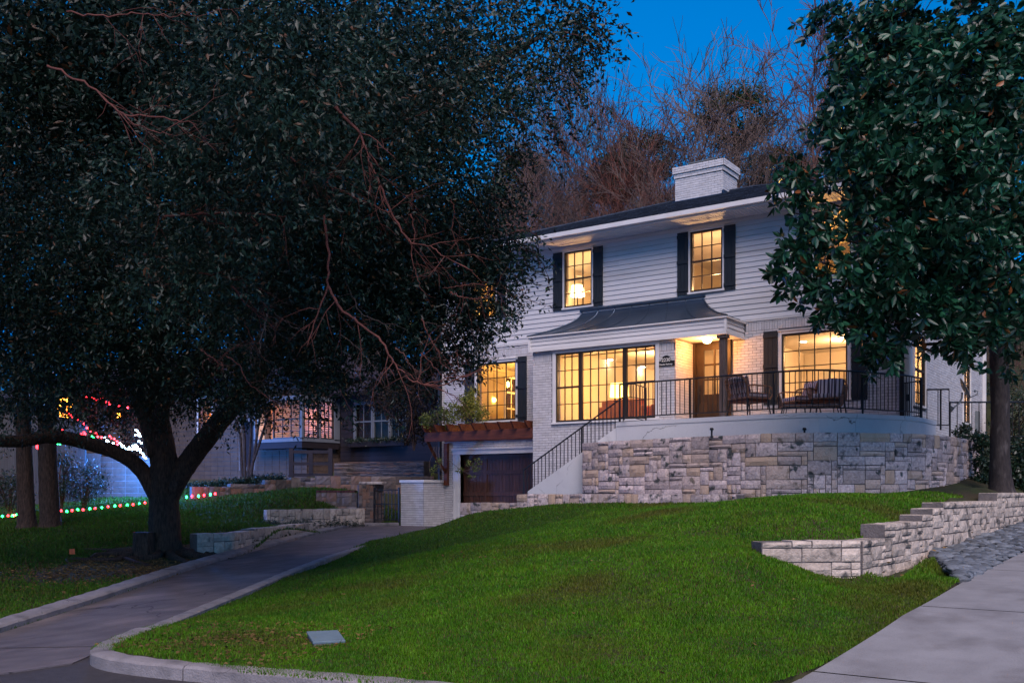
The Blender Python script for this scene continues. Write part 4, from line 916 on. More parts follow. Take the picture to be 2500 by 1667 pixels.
# ================================================================ masonry of squared stones
def lerp_path(pts):
    A = np.array([p[:2] for p in pts], float); dd = np.r_[0, np.cumsum(np.hypot(*np.diff(A, axis=0).T))]
    def f(s, d=0.):
        s_ = min(max(s, 0), dd[-1]); p = np.array([np.interp(s_, dd, A[:, 0]), np.interp(s_, dd, A[:, 1])])
        e = .15; a = np.array([np.interp(max(s_ - e, 0), dd, A[:, 0]), np.interp(max(s_ - e, 0), dd, A[:, 1])]); b = np.array([np.interp(min(s_ + e, dd[-1]), dd, A[:, 0]), np.interp(min(s_ + e, dd[-1]), dd, A[:, 1])])
        t = (b - a) / np.hypot(*(b - a)); return p + t * (s - s_) + np.array([t[1], -t[0]]) * d
    return f, dd[-1]
def stone_mesh(f, s0, s1, z0, z1, proud, back, r_, g=.012, rough=.010):
    s0 += g; s1 -= g; z0 += g; z1 -= g
    nu = max(2, min(4, int((s1 - s0) / .10) + 1)); nv = 2 if z1 - z0 < .22 else 3; vs, fs = [], []
    sk = [r_.uniform(-.008, .008) for _ in range(4)]
    def pt(i, j, d, k=0):
        a, b = i / nu, j / nv; s = s0 + (s1 - s0) * a; z = z0 + (z1 - z0) * b
        z += (sk[0] * (1 - a) + sk[1] * a) * b + (sk[2] * (1 - a) + sk[3] * a) * (1 - b)
        q = f(s, d); return (q[0], q[1], z)
    for j in range(nv + 1):
        for i in range(nu + 1):
            edge = i in (0, nu) or j in (0, nv); corner = i in (0, nu) and j in (0, nv)
            d = proud * (.30 if corner else .55 if edge else 1) + r_.uniform(-rough, rough) * (.5 if edge else 1); vs.append(pt(i, j, d))
    m = nu + 1
    for j in range(nv):
        for i in range(nu): fs.append((j*m+i, j*m+i+1, (j+1)*m+i+1, (j+1)*m+i))
    ring = [i for i in range(m)] + [j * m + nu for j in range(1, nv + 1)] + [nv * m + i for i in range(nu - 1, -1, -1)] + [j * m for j in range(nv - 1, 0, -1)]
    base = len(vs); pos = {}
    for q, i in enumerate(ring): vs.append(pt(i % m, i // m, -back))
    L = len(ring)
    for q in range(L): fs.append((ring[q], base + q, base + (q + 1) % L, ring[(q + 1) % L]))
    fs.append(tuple(base + q for q in range(L))[::-1])
    return vs, fs
def stone_wall(root, pts, z0, z1, m, cu=.095, cv=.085, sizes=None, proud=.03, thick=.40, seed=1, zlow=None, joined=False, capm=None, wild=0, core='mortar2', ends=True):
    """z0: base level of the stone face, z1: a level or a list of (s from, s to, top) steps"""
    r_ = random.Random(seed); f, Ltot = lerp_path(pts)
    secs = z1 if isinstance(z1, list) else [(0, Ltot, z1)]
    sizes = sizes or [(4, 2), (3, 2), (5, 2), (2, 2), (2, 1), (3, 1), (4, 1), (2, 3), (3, 3), (1, 1), (2, 4), (1, 2), (4, 3)]
    jm = MB(); cb = MB()
    for a, b, top in secs:
        n = max(2, int((b - a) / .25) + 1); ss = np.linspace(a, b, n + 1); vs, fs = [], []
        lo = (zlow if zlow is not None else z0 - .15)
        for s in ss:
            for d, z in ((0, lo), (0, top - .015), (-thick, top - .015), (-thick, lo)):
                q = f(s, d); vs.append((q[0], q[1], z))
        for i in range(n):
            for j in range(3): fs.append((i*4+j, i*4+j+1, (i+1)*4+j+1, (i+1)*4+j)[::-1])
        fs.append((0, 1, 2, 3)); fs.append((4*n+3, 4*n+2, 4*n+1, 4*n)); cb.add(vs, fs)
        NU, NV = max(1, int(round((b - a) / cu))), max(1, int(round((top - z0) / cv))); du, dv = (b - a) / NU, (top - z0) / NV
        occ = np.zeros((NV, NU), bool)
        for v in range(NV - 1, -1, -1):
            for u in range(NU):
                if occ[v, u]: continue
                cand = sizes[:]; r_.shuffle(cand)
                for w, h in cand + [(1, 1)]:
                    if u + w > NU or v - h + 1 < 0: continue
                    if occ[v - h + 1:v + 1, u:u + w].any(): continue
                    if capm and v == NV - 1 and h != 1: continue
                    break
                occ[v - h + 1:v + 1, u:u + w] = True
                back = .02 if not (v == NV - 1) else thick * .98
                V, Fc = stone_mesh(f, a + u * du, a + (u + w) * du, z0 + (v - h + 1) * dv, z0 + (v + 1) * dv, proud * r_.uniform(.7, 1.25), back, r_, g=.008)
                if joined: jm.add(V, Fc)
                else: MB().add(V, Fc).obj('stone', m, root)
    cb.obj('mortar_core', core, root)
    if joined and jm.n: tag(jm.obj('stonework', m, root), kind='stuff')
SWP = [(-12.3,20.66),(-11.2,20.3),(-9.97,19.98),(-8.53,19.72),(-7.4,19.42),(-6.7,19.55),(-5.9,19.95),(-5.26,20.6),(-4.75,21.5),(-4.45,22.6),(-4.36,24.5),(-4.45,26)]
sw = thing('stone_retaining_wall', 'tall curved retaining wall of squared lichen-stained limestone below the terrace', 'wall', (-8.5, 19.8, -.3))
SWs = smooth(SWP, 1)
stone_wall(sw, SWs, -.30, 1.20, 'stone', seed=5, cu=.115, cv=.094, proud=.042, sizes=[(4,2),(3,2),(5,2),(6,2),(4,2),(2,2),(3,1),(4,1),(5,1),(2,3),(3,3),(3,2),(4,3),(1,2)])
tp2 = [tuple(lerp_path(SWs)[0](s, -.3)) for s in np.linspace(0, lerp_path(SWs)[1], 40)]
MB().prism(tp2 + [(-5.2, 26), (-5.2, 24), (-5.6, 22.6), (-6.5, 21.3), (-8, 21), (-11.3, 21.3), (-12.2, 21.0)], .6, 1.16).obj('planting_bed', 'soil', sw)
lw = thing('low_stone_wall', 'low stepped stone edging at the top of the lawn in front of the tall stone wall', 'wall', (-12, 19.9, -.5))
stone_wall(lw, [(-15.5,19.98),(-14.6,20.0),(-13.75,19.98)], -.66, -.245, 'stone', seed=8, cu=.11, cv=.10, sizes=[(2,2),(3,2),(2,1),(3,3),(2,3)])
stone_wall(lw, [(-13.74,19.96),(-12.3,20.0),(-10.0,19.48),(-8.6,19.22),(-7.75,19.08)], -.50, -.03, 'stone', seed=9, cu=.10, cv=.094, thick=.30, sizes=[(2,2),(3,2),(2,1),(3,3),(2,3),(1,1),(3,1)])
rw = thing('stepped_stone_wall', 'pale stepped limestone block wall between the lawn and the river pebbles at the right', 'wall', (-3.5, 13, -1.1))
stone_wall(rw, [(-4.50,11.88),(-3.55,12.78)], -1.14, -.60, 'stone2', seed=3, cu=.13, cv=.09, thick=.32, capm=True, sizes=[(3,1),(2,2),(3,2),(4,2),(2,1),(3,2)], zlow=-1.6)
LB = [(-3.53,12.80),(-3.40,15.0),(-3.25,18.0),(-3.12,22.0),(-3.05,26.5)]; fL, LL = lerp_path(LB)
stone_wall(rw, LB, -1.14, [(.33, .86, -.60), (.86, 2.55, -.415), (2.55, 3.1, -.322), (3.1, 3.7, -.235), (3.7, 7.6, -.150), (7.6, LL, .0)], 'stone2', seed=4, cu=.14, cv=.096, thick=.32, capm=True, sizes=[(3,1),(2,2),(3,2),(4,2),(2,1),(3,2)], zlow=-1.6)
stone_wall(rw, LB, -1.14, [(0.0, .33, -.60)], 'stone2', seed=14, cu=.14, cv=.09, thick=.28, capm=True, sizes=[(2,1),(2,2)], zlow=-1.6)
# river pebbles
pb = thing('pebble_bed', 'bed of blue-grey river pebbles between the stepped stone wall and the concrete drive', 'pebbles', (-2.7, 15, -1))
r_ = random.Random(4); pm = []
for k in range(5):
    mb = MB(); mb.lathe((0, 0, 0), [(.3, -.5), (.8, -.36), (1.0, 0), (.93, .22), (.66, .44), (.25, .54)], 9)
    mb.v = [(x * (1 + .07 * r_.uniform(-1, 1)), y * (1 + .07 * r_.uniform(-1, 1)), z * (1 + .1 * r_.uniform(-1, 1))) for x, y, z in mb.v]
    me = mb.mesh('river_pebble', True); me.materials.append(M['pebble']); pm.append((me, mb))
PB = []
def wall_x(y): return float(np.interp(y, [12.8, 15, 18, 22, 26.5], [-3.53, -3.40, -3.25, -3.12, -3.05])) + .06
for k in range(2600):
    y = 12.9 + 12 * r_.random() ** 1.25; x0 = wall_x(y); x1 = sedge(y) - .04; x0 = max(x0, -3.44 + (16 - y) * .34); x = r_.uniform(x0, x1)
    if x1 <= x0: continue
    z = zdrive2(y) - .02 + .07 * (1 - (x - x0) / (x1 - x0)) + r_.uniform(-.03, .04)
    PB.append((x, y, z, r_.choice([.04, .05, .055, .065, .075, .095])))
PB.sort(key=lambda q: fwd(q[0], q[1]) / q[3]); jm = MB()
for i, (x, y, z, s) in enumerate(PB):
    mt = Matrix.Translation((x, y, z)) @ Matrix.Rotation(r_.uniform(0, 6.3), 4, 'Z') @ Matrix.Rotation(r_.uniform(-.4, .4), 4, 'X') @ Matrix.Diagonal((s * 1.25, s * .9, s * .8, 1))
    if i < 290:
        o = bpy.data.objects.new('pebble', pm[i % 5][0]); COL.objects.link(o); o.parent = pb; o.matrix_parent_inverse = par_inv(pb); o.matrix_basis = mt
    else:
        v = pm[i % 5][1]; jm.add([tuple(mt @ Vector(p)) for p in v.v], v.f)
tag(jm.obj('small_pebbles', 'pebblej', pb, smooth=True), kind='stuff')
yy = np.linspace(12.9, 26, 30); V = []; 
for y in yy: V += [(max(wall_x(y) - .05, -3.46 + (16 - y) * .34), y, zdrive2(y) - .02), (sedge(y) - .02, y, zdrive2(y) - .06)]
MB().add(V, [(2*i, 2*i+1, 2*i+3, 2*i+2) for i in range(29)]).obj('pebble_base', 'mortar2', pb)

# ================================================================ patio furniture (built once, copied)
def make_chair():
    t = thing('patio_chair', 'x', 'chair')
    def tb(name, pts, r, m='rattan', k=6): MB().tube(pts, r, k).obj(name, m, t, smooth=True, local=True)
    arch = [(-.30, .27, .38), (-.31, .33, .66)] + [(-.31 + .62 * (.5 - .5 * cos(a)), .36 + .03 * sin(a), .70 + .12 * sin(a)) for a in np.linspace(.35, pi - .35, 8)] + [(.31, .33, .66), (.30, .27, .38)]
    fr = MB().tube(arch, .021, 6).tube([(-.30, .35, .68), (.30, .35, .68)], .010, 5).tube([(-.30, .32, .56), (.30, .32, .56)], .007, 5)
    fr.tube([(-.31, -.30, .37), (.31, -.30, .37), (.31, .29, .37), (-.31, .29, .37), (-.31, -.30, .37)], .016, 5)
    for i in range(13):
        x = -.27 + .045 * i; fr.tube([(x, .29, .38), (x * 1.02, .355, .76 + .05 * (1 - abs(x) / .3))], .005, 4)
    fr.obj('back_frame', 'rattan', t, local=True)
    for s in (-1, 1):
        a = MB().tube([(s * .31, -.30, .37), (s * .34, -.34, .48), (s * .345, -.30, .58), (s * .345, -.20, .61), (s * .34, .15, .62), (s * .32, .31, .60)], .016, 6)
        for i in range(9): a.tube([(s * .315, -.24 + i * .06, .38), (s * .342, -.24 + i * .06, .605)], .005, 4)
        a.tube([(s * .325, -.30, .47), (s * .325, .30, .47)], .006, 4); a.obj('armrest', 'rattan', t, local=True)
        for q in (-1, 1): MB().tube([(s * .27, q * .25, .37), (s * .31, q * .31, 0)], [.018, .013], 6).obj('leg', 'iron', t, local=True)
    MB().box(-.28, .28, -.27, .27, .29, .355).obj('seat_pan', 'redwood', t, local=True, bevel=.02)
    MB().box(-.28, .28, -.29, .25, .375, .475).obj('seat_cushion', 'cushion', t, local=True, bevel=.035)
    c = MB().box(-.26, .26, -.06, .06, 0, .36).xf(Matrix.Translation((0, .21, .46)) @ Matrix.Rotation(-.22, 4, 'X')).obj('back_cushion', 'cushion', t, local=True, bevel=.04)
    return t
ch0 = make_chair()
def face(t, ang):      # facing given in degrees clockwise from 'towards the camera'
    return ang
spots = [(1828, 22.25, 118, 'rattan patio chair with a striped cushion beside the wooden post, turned towards the window'),
         (2022, 22.3, -28, 'high-backed rattan patio chair right of the low table, striped back cushion propped up'),
         (1955, 23.05, -75, 'rattan patio chair with striped cushions half hidden behind the low table')]
camyaw = math.atan2(-FY, -FX)      # direction pointing back at the viewer
for i, (px, t_, ang, lab) in enumerate(spots):
    o = ch0 if i == 0 else copy_tree(ch0); q = P(px, HZ, t_); o.location = (q[0], q[1], FL); o.scale = (1.1, 1.1, 1.1)
    o.rotation_euler = (0, 0, camyaw + R(ang) * 1 + pi / 2); o['label'] = lab; o['group'] = 'rattan chairs on the terrace'
q = P(1978, HZ, 21.75)
tb = thing('patio_table', 'low rattan coffee table with woven end panels in front of the right-hand window', 'table', (q[0], q[1], FL), rz=math.atan2(RY, RX) - .12)
MB().box(-.60, .60, -.24, .24, .20, .225).obj('tabletop', 'plaster', tb, local=True, bevel=.006)
MB().tube([(-.62, -.26, .19), (.62, -.26, .19), (.62, .26, .19), (-.62, .26, .19), (-.62, -.26, .19)], .016, 6).obj('rim', 'rattan', tb, local=True)
for s in (-1, 1):
    e = MB().tube([(s * .62, -.26, .19), (s * .68, -.25, .40), (s * .68, -.20, .43), (s * .68, .20, .43), (s * .68, .25, .40), (s * .62, .26, .19)], .014, 6)
    for i in range(14): e.tube([(s * .622, -.24 + i * .037, .2), (s * .68, -.24 + i * .037, .425)], .005, 4)
    e.tube([(s * .65, -.26, .30), (s * .65, .26, .30)], .007, 4).obj('end_panel', 'rattan', tb, local=True)
    for k in (-1, 1): MB().tube([(s * .52, k * .2, .19), (s * .56, k * .23, 0)], .010, 5).obj('leg', 'iron', tb, local=True)
# bed lights, satellite dish, cover plate
for i, (px, lab) in enumerate(((1737.5, 'small black bed light on top of the stone wall nearer the steps'), (1964, 'small black bed light on top of the stone wall below the patio table'))):
    q = P(px, 1062, 20.75); t = thing('bed_light', lab, 'garden light', (q[0], q[1], 1.16), group='bed lights on the stone wall')
    MB().tube([(q[0], q[1], 1.14), (q[0], q[1], 1.30)], .022, 8).obj('stem', 'black', t); MB().lathe((q[0], q[1], 1.30), [(.04, 0), (.045, .02), (.03, .05)], 10).obj('cap', 'black', t)
fwdv = np.array([FX, FY, 0]); rv = np.array([RX, RY, 0])
sdsh = thing('satellite_dish', 'grey satellite dish on a bent arm above the side railing', 'satellite dish', P(2325, 1000, 23.7))
c = P(2352, 949.5, 23.75); ax_l = Vector(P(2363.5, 973, 23.75) - P(2340, 925, 23.75)) / 2; nrm = Vector(rv * .93 - fwdv * .30 + np.array([0, 0, .42])).normalized(); ax_s = nrm.cross(ax_l).normalized() * .24
vs = [tuple(Vector(c))]; K = 20
for rr, dp in ((.4, -.045), (.75, -.02), (1.0, .0)):
    for j in range(K): a = 2 * pi * j / K; vs.append(tuple(Vector(c) + (ax_l * cos(a) + ax_s * sin(a)) * rr + nrm * (dp + .05)))
fs = [(0, 1 + j, 1 + (j + 1) % K) for j in range(K)] + [(1 + q*K + j, 1 + (q+1)*K + j, 1 + (q+1)*K + (j+1) % K, 1 + q*K + (j+1) % K) for q in range(2) for j in range(K)]
ds = MB().add(vs, fs).obj('reflector', 'greymetal', sdsh, smooth=True); so = ds.modifiers.new('s', 'SOLIDIFY'); so.thickness = .012
MB().tube([P(2349, 958, 23.72), P(2348, 972, 23.7), P(2341, 985, 23.7), P(2325, 997, 23.7)], .022, 7).obj('mast', 'greymetal', sdsh)
MB().tube([P(2363, 973, 23.75), P(2386, 962, 23.4), P(2387, 955, 23.4), P(2380, 954, 23.42)], .010, 6).ball(P(2380, 954.5, 23.42), .03).obj('feed_arm', 'greymetal', sdsh)
a_, b_, c_ = P(2320, 989, 23.7), P(2323, 1006, 23.7), P(2331, 996, 23.62)
MB().add([a_, b_, c_, a_ + fwdv * .04, b_ + fwdv * .04, c_ + fwdv * .04], [(0,1,2), (5,4,3), (0,3,4,1), (1,4,5,2), (2,5,3,0)]).obj('foot', 'greymetal', sdsh)
MB().box(-5.80, -5.68, 33.2, 33.45, 1.9, 2.5).obj('meter_box', 'greymetal', house)
def ground_pt(x, y):
    """where the sight line through (x, y) meets the ground"""
    lo = 5.0
    for t in np.arange(6, 45, .02):
        p = P(x, y, t)
        if p[2] <= H(p[0], p[1]): return p
    return P(x, y, 30)
q = ground_pt(795, 1566)
cv = thing('meter_cover', 'square grey utility cover plate lying in the front lawn', 'cover', (q[0], q[1], q[2]))
MB().box(-.15, .15, -.21, .21, .035, .06).xf(Matrix.Translation(q) @ Matrix.Rotation(.95, 4, 'Z') @ Matrix.Rotation(.10, 4, 'X')).obj('plate', 'plate', cv, bevel=.006)
MB().box(-.14, .14, -.21, .21, -.05, .034).xf(Matrix.Translation(q) @ Matrix.Rotation(.95, 4, 'Z')).obj('box', 'mortar2', cv)
q = ground_pt(176, 1373)
t = thing('marker_flag', 'small orange marker flag standing in the dark left lawn', 'flag', q)
MB().box(-.05, .05, -.002, .002, .16, .26).xf(Matrix.Translation(q) @ Matrix.Rotation(.7, 4, 'Z')).obj('flag', mat('orange_plastic', (.8, .16, .05), None, 5, .5), t); MB().tube([q, q + np.array([0, 0, .26])], .003, 4).obj('wire', 'iron', t)
# ================================================================ left neighbour: retaining walls, gate, houses, fairy lights
fw = thing('lime_block_wall', 'pale limestone wall following the left edge of the driveway', 'wall', (-18.5, 17.5, -1.2))
FW = [(-16.75,12.9),(-16.6,13.7),(-17.35,14.9),(-18.6,17.0),(-19.8,19.2),(-20.75,21.1)]
f_, L_ = lerp_path(FW)
stone_wall(fw, FW, -1.36, [(0, 2.2, -.83), (2.2, 4.6, -.80), (4.6, 7.0, -.80), (7.0, L_, -.84)], 'stone2', seed=21, cu=.12, cv=.09, sizes=[(3,2),(2,2),(4,2),(2,1),(3,3),(4,3),(2,3)], thick=.3, zlow=-1.6)
lw2 = thing('upper_garden_wall', 'mossy low stone wall of upright blocks above the driveway, left of the iron gate', 'wall', (-20.6, 20.3, -.8))
stone_wall(lw2, [(-21.25,18.6),(-21.0,18.5),(-20.72,19.2),(-20.55,20.4),(-20.4,21.7)], -.95, -.46, 'stone2', seed=22, cu=.12, cv=.10, sizes=[(2,3),(2,4),(3,3),(2,2),(1,2)], thick=.3, zlow=-1.4)
fs_ = thing('flagstone_wall', 'long curved brown flagstone retaining wall in front of the neighbouring houses', 'wall', (-25, 22, 0))
Q = [P(468, 1205, 31), P(520, 1200, 31.3), P(590, 1196, 31.8), P(668, 1190, 32.3), P(727, 1182, 32.8), P(860, 1180, 33.2), P(965, 1180, 33.6), P(1060, 1180, 34)]
f_, L_ = lerp_path(Q)
tops = [(0, 1.2, .19), (1.2, 2.3, .28), (2.3, 3.2, .42), (3.2, 4.0, .50), (4.0, L_, .56)]
stone_wall(fs_, Q, -.30, tops, 'flag', seed=23, cu=.17, cv=.14, sizes=[(2,2),(3,2),(2,1),(2,3),(3,1),(1,1)], thick=.35, zlow=-.6)
pl = thing('stone_planter', 'dark stone planter with a red brick cap beside the iron gate', 'planter', P(822, 1240, 30.3))
a_, b_ = P(772, 1240, 30.4), P(872, 1242, 30.3)
stone_wall(pl, [a_, b_], -.55, -.0, 'flag', seed=24, cu=.15, cv=.13, sizes=[(2,2),(1,2),(2,1),(1,1)], thick=.8, zlow=-.9)
redb = mat('red_brick_cap', (.12, .04, .035), (.07, .03, .03), 8, .8, .3, 40, rnd=.3)
M['redb'] = redb
f_, L_ = lerp_path([a_, b_])
for i in range(int(L_ / .08)):
    c = f_(i * .08 + .04, -.12); MB().box(-.035, .035, -.14, .14, -.0, .07).xf(Matrix.Translation((c[0], c[1], 0)) @ Matrix.Rotation(math.atan2((b_ - a_)[1], (b_ - a_)[0]), 4, 'Z')).obj('brick', redb, pl)
pi_ = thing('stone_pillar', 'square flagstone gate pillar with a flat cap left of the iron gate', 'pillar', P(905, 1250, 30.2))
c0, c1, c2 = P(875, 1240, 30.1), P(912, 1240, 30.2), P(936, 1240, 30.7)
stone_wall(pi_, [c0, c1], -.9, .25, 'flag', seed=25, cu=.13, cv=.12, sizes=[(2,2),(1,2),(2,1),(1,1)], thick=.35)
stone_wall(pi_, [c1, c2], -.9, .25, 'flag', seed=26, cu=.13, cv=.12, sizes=[(2,2),(1,2),(2,1),(1,1)], thick=.35)
m_ = (c0 + c2) / 2; MB().box(-.36, .36, -.34, .34, .25, .33).xf(Matrix.Translation((m_[0], m_[1] + .1, 0)) @ Matrix.Rotation(.5, 4, 'Z')).obj('cap', 'stone2', pi_, bevel=.015)
ig = thing('garden_gate', 'dark iron garden gate between the stone pillar and the white brick pier', 'gate', P(943, 1270, 30))
a_, b_ = P(914, 1270, 30.2), P(974, 1270, 29.95); a_[2] = b_[2] = -.9
for p in (a_, b_): bar('stile', 'iron', p, p + [0, 0, 1.05], .045, ig)
for z in (.08, .55, .98): bar('gate_rail', 'iron', a_ + [0, 0, z], b_ + [0, 0, z], .028, ig)
for i in range(1, 7): p = a_ + (b_ - a_) * i / 7; bar('baluster', 'iron', p + [0, 0, .08], p + [0, 0, .98], .018, ig)
# pale block house with the lit bay
PH = thing('pale_house', 'pale block-walled neighbouring house with an orange-lit corner bay window', 'house', (-35, 28, .3))
PFr = (np.array([0, 27.2, 0.]), FRONT[1], FRONT[2]); PSr = (np.array([-28.6, 0, 0.]), SIDE[1], SIDE[2])
PWIN = [(-35.2, -34.3, 2.4, 4.0)]
panel('wall', PFr, -52, -28.6, -1.0, 4.6, [(-35.2, -34.3, 2.4, 4.0), (-32.5, -31.7, 1.05, 2.9), (-31.0, -28.6, 2.05, 3.6)], -.3, 0, 'mortar2', PH)
panel('wall', PSr, 27.2, 34, -1.0, 4.6, [(27.2, 28.68, 2.05, 3.6)], -.3, 0, 'mortar2', PH)
hh = [(-35.3, -34.2, 2.3, 4.1), (-32.6, -31.6, .95, 3.0), (-31.1, -28.5, 1.72, 3.7)]
BRK = []
bricks(PFr, -52, -28.6, -.6, 4.55, hh, course=.19, L=.42, proud=.02); bricks(PSr, 27.2, 34, -.3, 4.55, [(27.2, 28.75, 1.72, 3.7)], course=.19, L=.42, proud=.02)
mb_ = MB(); blocks = sorted(BRK, key=lambda b: fwd(*(b[0][0] + b[0][1] * b[1])[:2])); BRK = []
for i, b in enumerate(blocks):
    fr, a0, a1, z0, z1, d0, d1 = b
    if i < 290:
        q = MB().fbox(fr, a0 + .006, a1 - .006, z0, z1 - .006, d0 - .002, d1).obj('block', 'paleblock', PH)
    else: mb_.fbox(fr, a0 + .006, a1 - .006, z0, z1 - .006, d0 - .002, d1)
tag(mb_.obj('blockwork', 'paleblock', PH), kind='stuff')
OR_ = emit('warm_blind_glow', (1, .32, .05), .55)
lit_or = mat('orange_blind', (.55, .28, .10), None, 3, .7)
BX0, BX1, BY0, BY1, BZ0, BZ1 = -31.1, -28.35, 26.68, 28.72, 2.05, 3.62
bay = MB().box(BX0, BX1, BY0, BY1, BZ0 - .08, BZ0 + .05).box(BX0, BX1, BY0, BY1, BZ1 - .03, BZ1 + .12).box(BX1 - .1, BX1, BY0, BY0 + .1, BZ0, BZ1).box(BX0, BX0 + .1, BY0, BY0 + .1, BZ0, BZ1).box(BX1 - .1, BX1, BY1 - .3, BY1, BZ0, BZ1).obj('bay', 'plaster', PH)
MB().box(BX0 + .02, BX1 - .02, BY0 + .02, BY1, 1.72, BZ0 - .085).obj('bay_base', 'darkhouse', PH)
BF = (np.array([0, BY0, 0.]), FRONT[1], FRONT[2]); BS = (np.array([BX1, 0, 0.]), SIDE[1], SIDE[2])
window(bay, BF, -30.0, -28.48, BZ0 + .05, BZ1 - .03, [(0, 1, 3, 3, 3)], casing=0, sill=False, dd=-.03)
window(bay, BS, BY0 + .12, BY0 + .92, BZ0 + .05, BZ1 - .03, [(0, 1, 3, 3, 3)], casing=0, sill=False, dd=-.03); window(bay, BS, BY0 + 1.0, BY1 - .32, BZ0 + .05, BZ1 - .03, [(0, 1, 3, 3, 3)], casing=0, sill=False, dd=-.03)
MB().box(BX1 - .08, BX1 - .002, BY0 + .92, BY0 + 1.0, BZ0 + .05, BZ1 - .03).obj('mullion', 'plaster', bay)
for i in range(20):
    z = BZ0 + .08 + i * .074
    MB().box(-29.95, BX1 - .12, BY0 + .16, BY0 + .18, z, z + .03).box(BX1 - .20, BX1 - .18, BY0 + .2, BY1 - .35, z, z + .03).obj('blind_slat', lit_or, bay)
MB().box(BX0 - .3, BX1 - .3, BY0 + 1.9, BY0 + 1.95, BZ0, BZ1).box(BX0, BX0 + .05, BY0 + .2, BY1, BZ0, BZ1).obj('interior_wall', 'warmwall', PH)
lamp(-29.5, 27.9, 2.9, 13, (1, .30, .05))
window(PH, PFr, -35.2, -34.3, 2.4, 4.0, [(0, 1, 3, 3, 3)], casing=.06); MB().box(-35.5, -34, 27.55, 27.58, 2.2, 4.2).obj('curtain', lit_or, PH); lamp(-34.75, 27.42, 3.2, 3.0, (1, .36, .10))
MB().fbox(PFr, -32.5, -31.7, 1.05, 2.9, -.25, -.2).obj('side_door', 'darkhouse', PH)
MB().box(-52.5, -28.1, 26.5, 35, 4.6, 4.75).add([(-52.5,26.5,4.75),(-28.1,26.5,4.75),(-28.1,35,4.75),(-52.5,35,4.75),(-48,30.7,6.8),(-32,30.7,6.8)], [(0,1,5,4),(1,2,5),(2,3,4,5),(3,0,4)]).obj('roof', 'roof2', PH)
# dark house
DH = thing('dark_house', 'dark neighbouring house with a violet-grey hipped roof and three sash windows over a planter', 'house', (-25, 30, 1))
DFr = (np.array([0, 28.72, 0.]), FRONT[1], FRONT[2])
dw = [(PY(866, 0, 28.72)[0], PY(908, 0, 28.72)[0]), (PY(911, 0, 28.72)[0], PY(950, 0, 28.72)[0]), (PY(953, 0, 28.72)[0], PY(992, 0, 28.72)[0])]
panel('wall', DFr, -28.3, -21.3, -.5, 3.9, [(a, b, 2.05, 3.5) for a, b in dw], -.25, 0, 'darkhouse', DH)
z = .9
while z < 3.85:
    for a, b in ((-28.3, dw[0][0] - .06), (dw[2][1] + .06, -21.3)) if 1.9 < z < 3.5 else ((-28.3, -21.3),): MB().fbox(DFr, a, b, z, z + .17, 0, .02).obj('siding_board', 'darkhouse', DH)
    z += .18
for a, b in dw: window(DH, DFr, a, b, 2.05, 3.5, [(0, 1, 2, 1, 1)], casing=.03, top=.03, m='plaster', cas='plaster', sill=False)
MB().box(dw[0][0] - .2, dw[2][1] + .2, 29.2, 29.25, 1.9, 3.7).obj('interior_blind', mat('dull_red_blind', (.07, .03, .035), None, 3, .8), DH)
bx = MB().box(dw[0][0] - .1, dw[2][1] + .1, 28.45, 28.69, 1.78, 1.98).obj('window_box', 'darkhouse', DH)
MB().box(-28.4, -21.3, 28.97, 36, -.5, 3.88).obj('side_wall', 'darkhouse', DH)
ez, X0, X1, Y0, Y1 = 3.92, -28.9, -20.6, 28.2, 37
rf = MB().add([(X0,Y0,ez),(X1,Y0,ez),(X1,Y1,ez),(X0,Y1,ez),(X0+3.4,Y0+4.4,5.7),(X1-3.4,Y0+4.4,5.7)], [(0,1,5,4),(1,2,5),(2,3,4,5),(3,0,4),(3,2,1,0)]).obj('roof', 'roof2', DH)
shingles((X0, Y0, ez), (1, 0, 0), (0, .926, .378), (0, -.378, .926), X1 - X0, 4.7, lambda v: (v / 4.75 * 3.4, X1 - X0 - v / 4.75 * 3.4), rf, m='roof2', exp=.18, seed=5)
MB().box(X0, X1, Y0 - .02, Y0, ez - .14, ez - .01).obj('fascia', 'darkhouse', DH)
ldg = thing('stacked_stone_ledge', 'ledge of thin stacked flagstones under the dark house', 'wall', (-26, 27.6, 1))
a_, b_ = P(816, 1150, 37.0), P(1035, 1150, 35.5)
stone_wall(ldg, [a_, b_], .62, 1.12, 'flag', seed=31, cu=.14, cv=.05, sizes=[(3,1),(4,1),(5,1),(6,1),(2,1)], proud=.05, thick=.5, zlow=-.2, joined=False)
# dark timber fence gate
fg = thing('fence_gate', 'dark timber yard gate with four openings below the bay window', 'gate', (-28, 26.3, 1))
a_, b_ = P(706, 1159, 37.2), P(812, 1159, 37.2); ang = math.atan2((b_ - a_)[1], (b_ - a_)[0]); L_ = float(np.hypot(*(b_ - a_)[:2])); mt = Matrix.Translation((a_[0], a_[1], .60)) @ Matrix.Rotation(ang, 4, 'Z')
for x0, x1, z0, z1 in ((0, .16, -.6, 1.05), (L_ - .16, L_, -.6, 1.05), (L_ / 2 - .08, L_ / 2 + .08, .1, .95)): MB().box(x0, x1, -.05, .05, z0, z1).xf(mt).obj('post', 'darkhouse', fg)
for z in (.0, .42, .86): MB().box(.16, L_ - .16, -.03, .03, z, z + .12).xf(mt).obj('rail', 'darkhouse', fg)
